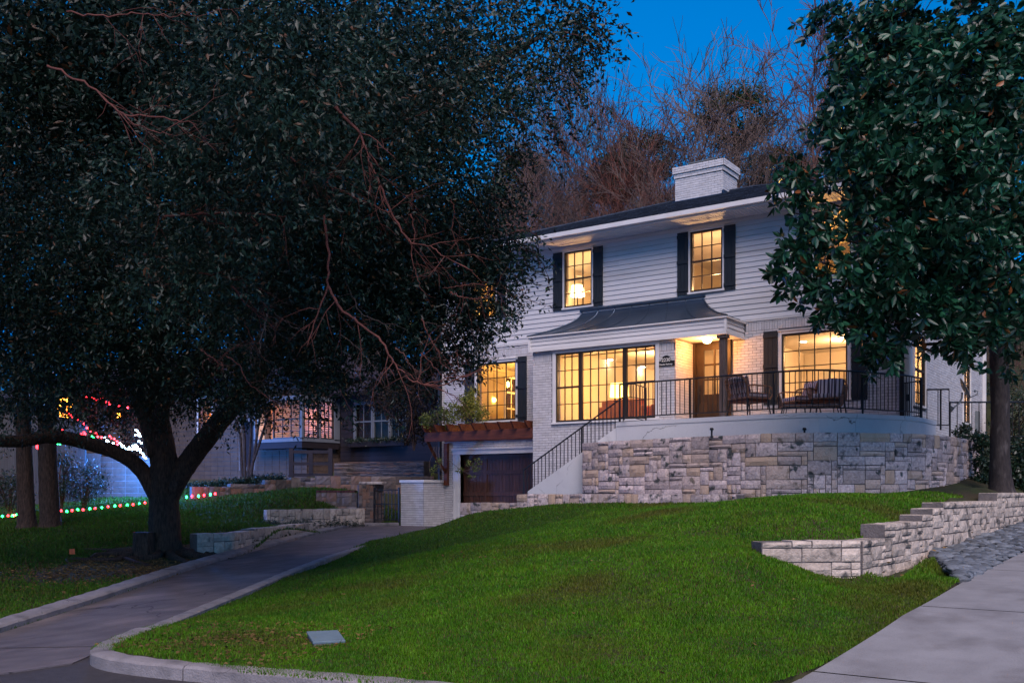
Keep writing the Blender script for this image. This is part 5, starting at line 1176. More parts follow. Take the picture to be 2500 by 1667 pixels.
# low block wall at the far left
bw = thing('block_garden_wall', 'low pale block wall washed by blue light behind the twin tree trunks', 'wall', (-33, 20, -.4))
a_, b_, c_ = P(20, 1230, 31), P(245, 1230, 31.5), P(368, 1232, 31.2)
for k, (p, q, tz) in enumerate(((a_, b_, 1.25), (b_, c_, 1.15))):
    stone_wall(bw, [p, q], -.6, tz, 'paleblock', seed=41 + k, cu=.21, cv=.19, sizes=[(2,1)], proud=.015, thick=.25)
tag(MB().box(-.1, 3, -.05, .05, -.6, 2.4).xf(Matrix.Translation(P(-30, 1210, 30.5) * np.array([1, 1, 0])) @ Matrix.Rotation(ang, 4, 'Z')).obj('board_fence', mat('grey_fence_wood', (.06, .06, .06), (.04, .04, .04), 4, .9, stretch=(6, 6, .4))), 'grey board fence at the far left edge behind the trees', 'fence')

# ---- fairy lights
def bulbs(name, label, pts, cols, size, strength, t, wire=True, group=None, jit=0, ground=False):
    th = thing(name, label, 'light string', P(*pts[0], t), group=group); r_ = random.Random(len(pts))
    mm = {}
    W = [(ground_pt(x, y + 5) + np.array([0, 0, .05])) if ground else P(x, y, t + r_.uniform(-jit, jit)) for x, y in pts]
    for i, p in enumerate(W):
        c = cols[i % len(cols)]
        if c not in mm:
            mm[c] = MB().ball((0, 0, 0), size, 7, 4).mesh('bulb'); mm[c].materials.append(emit('lit_bulb', c, strength))
        o = link('bulb', mm[c], th); o.location = tuple(float(v) for v in p); o.scale = (1, 1, 1.35) if size > .03 else (1, 1, 1)
    if wire: MB().tube([p + np.array([0, 0, -.02]) for p in W], .006, 4).obj('wire', 'black', th)
    return th
RED, GRN, AMB, WHT, BLU = (1, .02, .03), (.02, 1, .16), (1, .33, .03), (.45, .72, 1), (.06, .26, 1)
zA = lambda L: [(x / 3.484, 900 + y / 3.484) for x, y in L]
bulbs('ground_light_string', 'red and green bulbs along the lawn edge between the twin trunks and the oak', zA([(520,1207),(568,1212),(612,1203),(660,1197),(706,1197),(763,1189),(808,1187),(866,1180),(918,1172),(977,1164),(1022,1161),(1082,1157),(1131,1152),(1186,1147),(1232,1139),(1285,1128)]), [RED, GRN], .034, 4.5, 29.5, ground=True)
bulbs('ground_light_string', 'red and green bulbs on the ground left of the twin trunks', zA([(20,1255),(68,1251),(105,1250),(122,1246),(142,1243),(166,1236)]), [GRN, RED], .034, 4.5, 28, ground=True)
bulbs('ground_light_string', 'string of red and green bulbs right of the oak trunk below the flagstone wall', zA([(1586,1090),(1634,1083),(1688,1082),(1735,1075),(1789,1068),(1830,1062)]), [GRN, RED], .034, 4.5, 30.2)
zB = lambda L: [(x / 5.88, 850 + y / 5.88) for x, y in L]
bulbs('red_light_string', 'loop of red fairy lights over the dark bush on the left', zB([(1240,705),(1268,692),(1310,715),(1350,712),(1385,735),(1440,712),(1465,708),(1490,725),(1515,768),(1570,778),(1572,800),(1620,820),(1700,825),(1730,824),(1830,850)]), [RED], .03, 7, 27.5, jit=.3)
bulbs('red_light_string', 'run of red fairy lights falling from the amber cluster to the oak limb', zB([(955,918),(1000,940),(1020,955),(1045,990),(1065,1000),(1088,995),(1110,1022),(1160,1038),(1208,1085),(1250,1143),(1300,1196),(1380,1222),(1402,1268),(1455,1278),(1575,1262),(1590,1290),(1640,1300),(1678,1335),(1682,1380)]), [RED], .028, 7, 27.3, jit=.2)
bulbs('amber_light_string', 'cluster of amber fairy lights curled in a hook shape', zB([(905,710),(880,745),(912,738),(980,705),(960,745),(988,750),(1005,785),(1020,805),(1008,830),(965,855),(968,880),(975,905),(870,825),(860,862),(838,880),(850,920),(878,940),(900,942),(930,958),(968,940),(970,970),(940,985),(895,970),(865,960)]), [AMB], .032, 6, 27.3, wire=False, jit=.15)
bulbs('amber_light_string', 'small patch of amber fairy lights left of the white strings', zB([(1710,905),(1695,940),(1715,955),(1690,985),(1705,1000),(1725,975),(1718,935)]), [AMB], .016, 8, 27.3, wire=False)
bulbs('green_light_string', 'run of green fairy lights above the long oak limb', zB([(955,1208),(975,1218),(1000,1232),(1025,1240),(1048,1248),(1085,1245),(1120,1244),(1210,1270),(1320,1265),(1340,1280),(1355,1300),(1370,1312),(1330,1300),(1300,1300),(1385,1325)]), [GRN], .022, 6, 27.2, jit=.1)
bulbs('red_light_cluster', 'few large red bulbs glowing above the oak limb', zB([(888,1193),(1172,1250),(1205,1226),(1236,1290),(1316,1324),(540,1412)]), [RED], .05, 4, 27.0, wire=False)
bulbs('green_light_string', 'short run of green fairy lights left of the twin trunks limb', zB([(520,1305),(765,1362),(795,1375),(830,1368),(860,1372)]), [GRN], .024, 10, 27.0)
rr = random.Random(2)
pw = zB([(1950,1172),(1970,1190),(1995,1225),(1945,1242),(1978,1240),(2010,1262),(1995,1333),(2028,1360)]) + zB([(1505,1285),(1530,1325),(1550,1338),(1625,1362),(1628,1390),(1650,1400),(1720,1360),(1745,1385),(1690,1430),(1725,1440),(1750,1420),(1775,1405),(1800,1440),(1835,1455),(1855,1425),(1870,1445),(1895,1455),(1915,1425),(1920,1400),(1950,1390),(1970,1415),(1930,1445),(1970,1455),(2010,1455)])
bulbs('white_light_string', 'string of blue-white fairy lights draped above the oak limb', pw, [WHT], .024, 16, 27.2, jit=.15)
bulbs('white_light_string', 'second string of blue-white fairy lights sloping down to the oak trunk', zA([(1100,668),(1130,655),(1150,668),(1165,690),(1190,685),(1195,705),(1215,722),(1222,745),(1240,760)]) + zA([(1195,900),(1215,935),(1240,940),(1205,970),(1245,965),(1260,985),(1232,1000),(1268,1000),(1225,920),(1250,955)]), [WHT], .024, 16, 27.2, jit=.1)
for x, y, t_, e, c in ((305, 1140, 30.0, 330, BLU), (335, 1080, 27.4, 12, BLU), (430, 1080, 38.0, 260, BLU), (170, 950, 27.1, 8.0, (1, .3, .05)), (240, 1000, 27, 12.0, RED), (475, 1205, 30.6, 3.0, RED), (100, 1250, 29, 1.5, RED)):
    q = P(x, y, t_); l = lamp(q[0], q[1], q[2], e, c, .3); l.name = 'fairy_light_glow'
# ================================================================ trees
def leaf_mesh(name, C, N, length, width, m, seed, parent=None, kind='stuff', droop=0., six=False, dirs=None):
    """C: leaf base points; every leaf is a folded blade of its own, pointing along a random direction"""
    r = np.random.default_rng(seed); n = len(C)
    d = r.normal(size=(n, 3)) if dirs is None else dirs; d[:, 2] -= droop; d /= np.linalg.norm(d, axis=1, keepdims=True)
    a = np.cross(d, r.normal(size=(n, 3))); a /= np.linalg.norm(a, axis=1, keepdims=True); up = np.cross(a, d)
    l = (length * r.uniform(.6, 1.3, n))[:, None]; w = (width * r.uniform(.7, 1.3, n))[:, None]
    if not six:
        V = np.stack([C, C + d * l * .5 + a * w * .5 + up * w * .15, C + d * l, C + d * l * .5 - a * w * .5 + up * w * .15], 1)
        F = np.concatenate([np.array([[0, 1, 2], [0, 2, 3]])[None] + (np.arange(n) * 4)[:, None, None]]).reshape(-1, 3)
    else:
        V = np.stack([C, C + d * l * .35 + a * w * .5 + up * w * .12, C + d * l * .7 + a * w * .42 + up * w * .1, C + d * l - up * w * .1, C + d * l * .7 - a * w * .42 + up * w * .1, C + d * l * .35 - a * w * .5 + up * w * .12], 1)
        F = (np.array([[0, 1, 2], [0, 2, 3], [0, 3, 4], [0, 4, 5]])[None] + (np.arange(n) * 6)[:, None, None]).reshape(-1, 3)
    o = npmesh(name, V.reshape(-1, 3), F, m, parent)
    if kind: tag(o, kind=kind)
    return o
def sprays(center, rad, n_clump, r, L=.5, tw=3, per=13, shell=.1, wob=.03):
    """leaves strung along short drooping twigs, three twigs to a tuft: positions and directions"""
    v = r.normal(size=(n_clump, 3)); v /= np.linalg.norm(v, axis=1, keepdims=True); v *= (shell + (1 - shell) * r.random((n_clump, 1))) ** .55
    cc = np.array(center) + v * np.array(rad); d = v * .8 + r.normal(size=(n_clump, 3)) * .6; d[:, 2] -= .35
    d = d[:, None] + r.normal(size=(n_clump, tw, 3)) * .45; d /= np.linalg.norm(d, axis=2, keepdims=True)
    s = (np.arange(per) + r.random((n_clump, tw, per))) / per * L; c = r.normal(size=(n_clump, tw, 1, 3)) * .5 - np.array([0, 0, .5])
    p = cc[:, None, None] + d[:, :, None] * s[..., None] + c * (s ** 2)[..., None] + r.normal(size=(n_clump, tw, per, 3)) * wob
    q = d[:, :, None] * .9 + r.normal(size=p.shape) * .75
    return p.reshape(-1, 3), q.reshape(-1, 3)
def clumps(center, rad, n_clump, per, cr, r, shell=.35, flat=1.0):
    """points gathered in clumps inside an ellipsoid"""
    v = r.normal(size=(n_clump, 3)); v /= np.linalg.norm(v, axis=1, keepdims=True); v *= (shell + (1 - shell) * r.random((n_clump, 1))) ** .6
    cc = np.array(center) + v * np.array(rad)
    q = r.normal(size=(n_clump, per, 3)) * .5; q[..., 2] *= flat
    return (cc[:, None] + q * cr).reshape(-1, 3)
# ---- big oak on the left
OB = ground_pt(402, 1356)
TK = fwd(OB[0], OB[1])
oak = thing('oak_tree', 'huge dark live oak on the left lawn with a thick forked trunk', 'tree', OB)
def L3(pts): return [P(x, y, t) for x, y, t in pts]
def limb(name, pts, rad, m='bark', k=12, parent=oak, wob=.10, seed=0, cap=True):
    pts = [Vector(p) for p in pts]
    n = 5; out, rr_ = [], []
    for i in range(len(pts) - 1):      # Catmull-Rom for smooth limbs
        p0, p1, p2, p3 = pts[max(i-1, 0)], pts[i], pts[i+1], pts[min(i+2, len(pts)-1)]
        for j in range(n):
            t = j / n; out.append(.5 * ((2*p1) + (p2-p0)*t + (2*p0-5*p1+4*p2-p3)*t*t + (3*p1-p0-3*p2+p3)*t**3)); rr_.append(rad[i] + (rad[i+1] - rad[i]) * t)
    out.append(pts[-1]); rr_.append(rad[-1])
    return MB().tube(out, rr_, k, cap, wob, seed).obj(name, m, parent, smooth=True)
T = TK
limb('trunk', [P(402, 1375, T), P(402, 1350, T), P(402, 1300, T), P(401, 1230, T), P(405, 1180, T), P(400, 1120, T), P(392, 1060, T)], [.42, .36, .30, .28, .30, .26, .22], k=18, wob=.09, seed=1)
limb('limb', [P(412, 1215, T), P(432, 1170, T), P(470, 1115, T), P(520, 1050, T - .3), P(572, 985, T - .8), P(640, 900, T - 1.5), P(700, 800, T - 2.5), P(740, 650, T - 3.5)], [.20, .22, .21, .20, .19, .16, .12, .07], k=14, seed=2)
limb('limb', [P(398, 1120, T), P(392, 1050, T), P(398, 980, T - .2), P(430, 920, T - .4), P(500, 860, T - .8), P(560, 760, T - 1.5)], [.20, .17, .15, .14, .11, .07], seed=3)
limb('limb', [P(390, 1110, T), P(360, 1010, T), P(335, 940, T - .3), P(310, 840, T - 1), P(260, 700, T - 2), P(200, 560, T - 3)], [.24, .22, .22, .20, .16, .10], seed=4)
limb('limb', [P(394, 1225, T), P(350, 1152, T), P(300, 1112, T - .2), P(220, 1084, T - .5), P(130, 1065, T - 1), P(40, 1077, T - 1.6), P(-80, 1070, T - 2.2)], [.19, .155, .135, .13, .125, .11, .09], seed=5)
limb('limb', [P(395, 1060, T), P(380, 960, T), P(400, 840, T - 1), P(450, 650, T - 3), P(520, 420, T - 5.5), P(620, 200, T - 8)], [.20, .19, .17, .14, .10, .06], seed=6)
limb('limb', [P(335, 940, T - .3), P(420, 740, T - 2), P(640, 560, T - 4), P(860, 380, T - 5.5), P(1080, 220, T - 6.5), P(1320, 90, T - 7)], [.20, .16, .13, .10, .07, .03], seed=7)
limb('limb', [P(640, 900, T - 1.5), P(760, 800, T - 2.6), P(900, 700, T - 3.5), P(1040, 640, T - 4.5), P(1150, 600, T - 5)], [.14, .11, .08, .05, .03], seed=8)
sc_ = MB(); q = P(424, 1188, T - .30); kn = MB().lathe((0, 0, 0), [(.085, 0), (.095, .03), (.07, .055), (.04, .045)], 12).xf(Matrix.Translation(q) @ Matrix.Rotation(math.atan2(-FY, -FX), 4, 'Z') @ Matrix.Rotation(R(80), 4, 'Y') @ Matrix.Diagonal((1.4, 1, 1, 1))).obj('knot', 'bark', oak, smooth=True)
for s in range(7):      # surface roots
    a = camyaw + (s - 3) * .62; r_ = random.Random(s); pr_ = []
    for j in range(5):
        d = .25 + j * (.45 + .1 * r_.random()); x, y = OB[0] + d * cos(a + .25 * j * r_.uniform(-1, 1)), OB[1] + d * sin(a); pr_.append((x, y, H(x, y) + .05 - .02 * j))
    MB().tube(pr_, [.13, .09, .07, .05, .02], 7, True, .15, s).obj('root', 'bark', oak, smooth=True)
def twigs_from(name, pts, rad, seed, side=10, slen=.7, m='barkred', parent=oak):
    """a drooping branch with side twigs, one mesh"""
    r_ = random.Random(seed); pts = [Vector(p) for p in pts]; mb = MB(); n = len(pts)
    out = []
    for i in range(n - 1):
        p0, p1, p2, p3 = pts[max(i-1, 0)], pts[i], pts[i+1], pts[min(i+2, n-1)]
        for j in range(6):
            t = j / 6; out.append(.5 * ((2*p1) + (p2-p0)*t + (2*p0-5*p1+4*p2-p3)*t*t + (3*p1-p0-3*p2+p3)*t**3) + Vector([r_.uniform(-.012, .012) for _ in range(3)]))
    out.append(pts[-1]); K = len(out); rad *= .8; mb.tube(out, [rad * (1 - .7 * i / K) for i in range(K)], 6)
    for s in range(side):
        i = r_.randrange(2, K - 1); p = out[i]; d = (out[i] - out[i-1]).normalized(); e = Vector([r_.gauss(0, 1) for _ in range(3)]).normalized(); q = [p]; L = slen * r_.uniform(.5, 1.2)
        v = (d * .7 + e * .7).normalized()
        for k in range(5): v = (v + Vector([r_.gauss(0, .22) for _ in range(3)]) + Vector((0, 0, -.05))).normalized(); q.append(q[-1] + v * L / 5)
        mb.tube(q, [rad * .38 * (1 - .16 * k) for k in range(6)], 4)
        for h in range(3):
            j = r_.randrange(1, 5); v2 = (v + Vector([r_.gauss(0, .6) for _ in range(3)])).normalized(); q2 = [q[j], q[j] + v2 * L * .2, q[j] + v2 * L * .38 + Vector([r_.gauss(0, .02) for _ in range(3)])]; mb.tube(q2, [rad * .2, rad * .16, rad * .1], 3)
    return mb.obj(name, m, parent, smooth=True)
def LT(pts, t): return [P(x, y, t) for x, y in pts]
twigs_from('branch', LT([(905,400),(927,450),(971,547),(1003,591),(1052,602),(1085,629),(1155,661)], 10.5), .018, 1, 14)
twigs_from('branch', LT([(790,520),(802,640),(796,705),(770,780),(749,845)], 10), .020, 2, 3, .4)
twigs_from('branch', LT([(803,699),(830,753),(873,786),(930,835),(965,890),(1010,930),(1060,941),(1128,922),(1180,900)], 10), .019, 3, 12, .7)
twigs_from('branch', LT([(120,161),(218,212),(298,281),(350,310),(420,330)], 6.5), .011, 4, 7, .5)
twigs_from('branch', LT([(160,32),(250,38),(330,33),(400,36),(480,33)], 6), .008, 5, 7, .4)
twigs_from('branch', LT([(290,281),(400,290),(480,305)], 6.6), .010, 6, 4, .3)
twigs_from('branch', LT([(820,260),(880,330),(905,400)], 9), .022, 7, 6, .6)
twigs_from('branch', LT([(560,690),(610,750),(670,800)], 10.5), .016, 8, 8, .5)
twigs_from('branch', LT([(700,380),(760,420),(860,480),(960,520)], 10), .014, 9, 10, .7)
twigs_from('branch', LT([(400,530),(480,525),(560,520),(700,528)], 9.5), .018, 10, 8, .5)
r3 = random.Random(5)
for k in range(34):
    x, y = r3.uniform(330, 1150), r3.uniform(120, 880); t = 9.2 + 2.6 * (x / 1200) + r3.uniform(-.5, .6); L = r3.uniform(60, 190); a = r3.uniform(-.2, 1.5)
    q = [(x, y)]
    for j in range(4): a += r3.gauss(0, .28); q.append((q[-1][0] + L / 4 * cos(a), q[-1][1] + L / 4 * sin(a)))
    twigs_from('branch', LT(q, t), r3.choice([.006, .009, .012]), 100 + k, 5, .35, m='barkred' if k % 3 else 'twig')
BL = [(1390,60,95,11.5),(1335,165,95,11.5),(1260,60,150,12),(1160,180,150,12.2),(1245,285,85,12.4),(1090,290,160,12),(1000,90,200,11.5),(1120,400,120,12.8),(1225,375,45,13),
 (980,420,190,12.2),(860,180,230,10.5),(680,90,230,8.5),(820,420,220,11.5),(620,320,260,9.5),(420,140,280,7.5),(180,110,280,7),(60,330,280,8),(260,380,280,8.5),(480,500,260,10),(120,600,280,9.5),
 (330,640,260,11),(660,620,220,11.5),(860,620,190,12),(1010,620,150,12.8),(1130,590,105,13),(1210,570,75,13.2),(1150,680,110,13.2),(1235,650,55,13.4),(1060,740,120,13.4),(930,760,150,12.8),(1150,790,55,13.4),(1010,840,75,13.2),(1105,860,45,13.4),
 (780,800,150,12.8),(640,800,180,13.5),(480,760,200,14),(300,820,200,14),(120,820,220,13),(560,930,95,16),(680,890,110,15),(800,900,60,14),(610,990,38,15),(430,900,110,16),(200,890,120,16),(30,930,130,16),(0,700,220,12),
 (1440,25,45,11.3),(1395,165,45,11.4),(1475,40,28,11.3),(1300,240,45,11.6),(1180,500,75,13),(1050,520,130,12.8),(780,700,150,13),(320,120,200,11),(60,30,260,9),(560,60,260,10),(1170,880,25,13.4),
 (900,320,230,14),(1050,180,200,15),(650,450,300,14),(350,450,350,13),(100,300,350,13),(400,700,300,16),(700,700,250,16),(1000,560,170,15),(850,160,260,14)]
r = np.random.default_rng(11); CC = []; CD = []
for x, y, rp, t in BL:
    if x < 480: t = max(t, 12.5) + (3 if y < 500 else 1)
    rad = rp / FPX * t; cpx = np.array(P(x, y, t)); A = pi * rp * rp
    nl = int(A / 36 * 1.15 * (t / 11) ** 2 * .9); nl = min(int(nl * 1.3), 13000); per = 36 if rp > 60 else 20
    nl = int(nl * (1.5 if (x > 900 and y > 520) else .62 if x > 950 else 1.0))
    cpx = np.array(P(x, y, t)); a_, b_ = sprays(cpx, (rad, rad, rad * (.8 if rp < 100 else 1)), max(3, nl // 39), r, L=.5 if rp > 60 else .28); CC.append(a_); CD.append(b_)
TW2 = MB(); r2 = random.Random(77)
for (x, y, n_, t0) in ((1440,70,5,11.4),(1400,150,6,11.5),(1350,230,6,11.6),(1300,280,5,11.8),(1250,350,6,12.4),(1210,420,7,12.8),(1180,480,6,13),(1240,560,7,13.2),(1260,620,8,13.3),(1240,690,8,13.4),(1190,740,8,13.4),(1150,800,8,13.4),(1090,850,8,13.4),(1010,900,8,13.3),(900,930,7,13),(780,950,6,14),(640,980,6,15),(500,950,6,16),(1080,620,6,12.6),(960,480,6,12)):
    for _ in range(n_):      # hanging sprays
        p = Vector(P(x + r2.gauss(0, 38), y + r2.gauss(0, 30), t0 + r2.gauss(0, .35))); d = Vector((RX * r2.uniform(-.2, 1), RY * r2.uniform(-.2, 1), r2.uniform(-.9, .25))).normalized(); q = [p]
        for j in range(7): d = (d + Vector((r2.gauss(0, .16), r2.gauss(0, .16), -.09 + r2.gauss(0, .12)))).normalized(); q.append(q[-1] + d * .075)
        TW2.tube(q, [.006 * (1 - j / 9) for j in range(8)], 4); A_ = np.array([tuple(v) for v in q]); k = 34
        ii = r.integers(1, 8, k); CC.append(A_[ii] + r.normal(size=(k, 3)) * .028); CD.append(r.normal(size=(k, 3)))
TW2.obj('spray_twigs', 'barkred', oak)
CC = np.concatenate(CC)
# the crown round the trunk; out-of-view clumps added to block light at left
cr = np.array([OB[0], OB[1], 0])
C2 = np.concatenate([clumps([-13.2, 1.2, 3.8], (3, 3, 2.6), 420, 30, .36, r, .3), clumps([-17.5, 4.2, 3.9], (2.4, 3, 2.6), 380, 30, .36, r, .3), clumps([-10.5, -.5, 6.6], (6.5, 4.5, 2.0), 800, 30, .36, r, .3), clumps([-14.5, 5.5, 6.8], (7, 5, 2.0), 800, 30, .36, r, .3), clumps(cr + [0, 0, 6.2], (6.5, 6.5, 2.6), 1300, 30, .34, r, .3), clumps(cr + [-3, 5, 5.6], (6, 4, 2.2), 600, 30, .34, r, .3), clumps(cr + [5, -1.5, 7.0], (5.5, 4, 1.8), 700, 30, .34, r, .3)])
leaf_mesh('foliage', CC, None, .074, .027, 'oakleaf', 12, oak, droop=.15, dirs=np.concatenate(CD))
leaf_mesh('crown_and_shading_foliage', C2, None, .13, .055, 'oakleaf', 13, oak)
# ---- twin trunks at the far left
tw = thing('twin_trunk_tree', 'pair of dark shaggy trunks side by side at the far left of the lawn', 'tree', P(95, 1285, 24))
for x, w, s in ((66, .19, 1), (123, .22, 2)):
    limb('trunk', [P(x, 1292, 24), P(x, 1270, 24), P(x - 4, 1180, 24), P(x - 8, 1050, 24), P(x - 16, 900, 23.8), P(x - 24, 650, 23)], [w * 1.5, w * 1.1, w, w * .9, w * .8, w * .5], parent=tw, k=14, seed=s)
leaf_mesh('foliage', np.concatenate([clumps(P(60, 560, 22), (3.2, 3.2, 2.4), 420, 30, .3, r), clumps(P(60, 850, 23.5), (2.2, 1.5, 1.0), 160, 30, .3, r)]), None, .14, .06, 'oakleaf', 15, tw)
# ---- dark bushes behind (carry the fairy lights)
def bush(name, label, c, rad, n, m, seed, l=.09, w=.04, cat='shrub', group=None, per=24, crr=.2):
    t = thing(name, label, cat, (c[0], c[1], c[2] - rad[2]), group=group); rg = np.random.default_rng(seed)
    leaf_mesh('foliage', clumps(c, rad, n, per, crr, rg), None, l, w, m, seed, t)
    mb = MB(); r_ = random.Random(seed)
    for k in range(6): mb.tube([(c[0], c[1], c[2] - rad[2] - .2), (c[0] + r_.uniform(-.4, .4) * rad[0], c[1] + r_.uniform(-.4, .4) * rad[1], c[2]), (c[0] + r_.uniform(-.8, .8) * rad[0], c[1] + r_.uniform(-.8, .8) * rad[1], c[2] + rad[2] * .6)], [.03, .02, .008], 5)
    mb.obj('stem', 'bark', t); return t
bush('lit_bush', 'tall dark bush hung with red and amber fairy lights', P(235, 985, 28.3), (1.15, .8, .85), 170, 'shrub', 31)
bush('lit_bush', 'dark conical bush hung with white fairy lights behind the oak trunk', P(335, 1040, 28.2), (.55, .5, .95), 90, 'shrub', 32)
bush('yew_bush', 'dark needle bush in front of the block wall left of the oak trunk', P(205, 1180, 28.3), (.75, .6, .62), 130, 'ivy', 33, .10, .02)
bush('yew_bush', 'dark low bush at the far left behind the twin trunks', P(25, 1195, 27), (.6, .5, .55), 100, 'ivy', 34, .10, .02)
bush('yew_bush', 'dark bush between the twin trunks and the block wall', P(150, 1160, 28.0), (.45, .4, .75), 80, 'ivy', 35, .10, .02)
bush('brown_shrub', 'tall brown-leaved shrub at the left corner of the white house', P(1010, 985, 33.0), (1.05, .8, 1.35), 340, 'shrub', 36, .085, .04)
bush('brown_shrub', 'brown-leaved shrub overhanging the roof of the dark house', P(945, 960, 35.0), (.9, .8, .75), 160, 'shrub', 37, .085, .04)
bush('dark_evergreen', 'dark evergreen shrub mass between the dark house and the oak', P(760, 905, 44), (3.2, 2.5, 1.4), 420, 'ivy', 38, .16, .07)
bush('dark_evergreen', 'teal evergreen shrub behind the bay window roof', P(860, 880, 46), (2.6, 2.5, 1.8), 380, 'ivy', 39, .16, .07)
bush('hillside_evergreen', 'evergreen shrub behind the roof of the dark house', P(1000, 850, 45), (2.6, 2.2, 2.0), 300, 'ivy', 40, .16, .07)
bush('dark_shrub', 'dark shrub beyond the side railing right of the magnolia trunk', P(2495, 1040, 30), (.9, .9, 1.3), 260, 'ivy', 44)
bush('dark_shrub', 'dark shrub filling the gap left of the magnolia trunk behind the house corner', P(2425, 1050, 37), (.7, .8, 1.9), 260, 'ivy', 45)
# window-box ivy, planted bed edge, vine on the pergola
def greens(name, label, pts, rad, n, m, seed, l, w, cat='plant', t=None):
    th = thing(name, label, cat, pts[0]); rg = np.random.default_rng(seed); A = np.array(pts)
    leaf_mesh('leaves', np.concatenate([clumps(p, rad, max(2, n // len(A)), 12, .10, rg) for p in A]), None, l, w, m, seed, th); return th
greens('window_box_plants', 'small trailing plants in the planter box under the dark house windows', [(x, 28.5, 2.02) for x in np.linspace(dw[0][0], dw[2][1], 9)], (.3, .12, .06), 120, 'ivy', 51, .07, .04)
vn = greens('vine', 'yellow-green vine sprawling over the left end of the pergola and up the wall', [P(1075, 1012, 29.6), P(1110, 1000, 29.6), P(1140, 985, 29.5), P(1155, 1000, 29.4), P(1095, 1025, 29.4), P(1045, 1028, 29.8), P(1130, 1010, 29.5), P(1175, 1008, 29.2), P(1150, 968, 29.6)], (.26, .22, .24), 300, 'vine', 52, .075, .04)
r_ = random.Random(9); mb = MB()
for k in range(16):
    p = np.array(P(r_.uniform(1050, 1170), 1035, 29.4)); q = [p]
    for j in range(5): q.append(q[-1] + np.array([r_.gauss(0, .12), r_.gauss(0, .08), r_.uniform(.02, .16)]))
    mb.tube(q, .006, 4)
for k in range(5):
    q = [P(1058 + k * 4, 1090, 29.5)]
    for j in range(7): q.append(q[-1] + np.array([r_.gauss(.02, .06), r_.gauss(0, .05), -r_.uniform(.08, .22)]))
    mb.tube(q, .006, 4)
q = [P(1092, 1120, 29.2), P(1110, 1135, 29.0), P(1130, 1150, 28.9), P(1150, 1145, 28.9), P(1168, 1128, 28.8)]; mb.tube(q, .006, 4); q = [P(1130, 1150, 28.9), P(1148, 1158, 28.8), P(1160, 1175, 28.8)]; mb.tube(q, .005, 4)
mb.obj('stem', 'twig', vn)
leaf_mesh('spray', np.concatenate([clumps(P(x, y, 28.9), (.10, .08, .08), 5, 7, .06, rng) for x, y in ((1145,1130),(1158,1135),(1168,1126),(1165,1145),(1150,1160),(1065,1140),(1058,1150),(1070,1125),(1120,1148))]), None, .07, .035, 'vine', 53, vn)
greens('ivy', 'dark ivy tumbling over the right end of the tall stone wall', [P(2395, 1080, 22.3), P(2400, 1130, 22.3), P(2395, 1180, 22.2), P(2410, 1210, 22), P(2352, 1066, 23.2)], (.20, .2, .24), 200, 'ivy', 54, .08, .05)
greens('ivy_bank', 'bank of dark ivy behind the magnolia trunk', [P(2490, 1110, 23.5), P(2520, 1150, 23), P(2470, 1150, 23.5), P(2540, 1100, 24), P(2490, 1180, 23), P(2420, 1130, 24)], (.55, .5, .35), 620, 'ivy', 55, .09, .05)
greens('ground_cover', 'dark ground cover on the bed beneath the pale house wall', [P(x, 1187 - (x - 480) * .11, 33) for x in range(480, 690, 22)], (.4, .4, .10), 330, 'ivy', 56, .07, .04)
greens('hedge_strip', 'thin strip of dark liriope along the top of the driveway wall', [P(x, 1279, 29.6 - (890 - x) * .02) for x in range(660, 890, 22)], (.3, .2, .03), 120, 'ivy', 57, .09, .02)
# ---- crape myrtle by the pale house
cm = thing('crape_myrtle', 'multi-stemmed bare-legged small tree against the pale block house', 'tree', P(600, 1172, 33.3))
for k, (x0, x1) in enumerate(((592, 585), (598, 596), (604, 612), (610, 628), (600, 640))): limb('trunk', [P(x0, 1178, 33.3), P((x0 + x1) / 2, 1120, 33.3), P(x1, 1060, 33.2), P(x1 + (k - 2) * 9, 1000, 33.2)], [.06, .05, .045, .03], parent=cm, k=7, seed=k)
leaf_mesh('foliage', clumps(P(610, 975, 33), (1.1, .9, .5), 110, 26, .22, r), None, .09, .04, 'oakleaf', 61, cm)
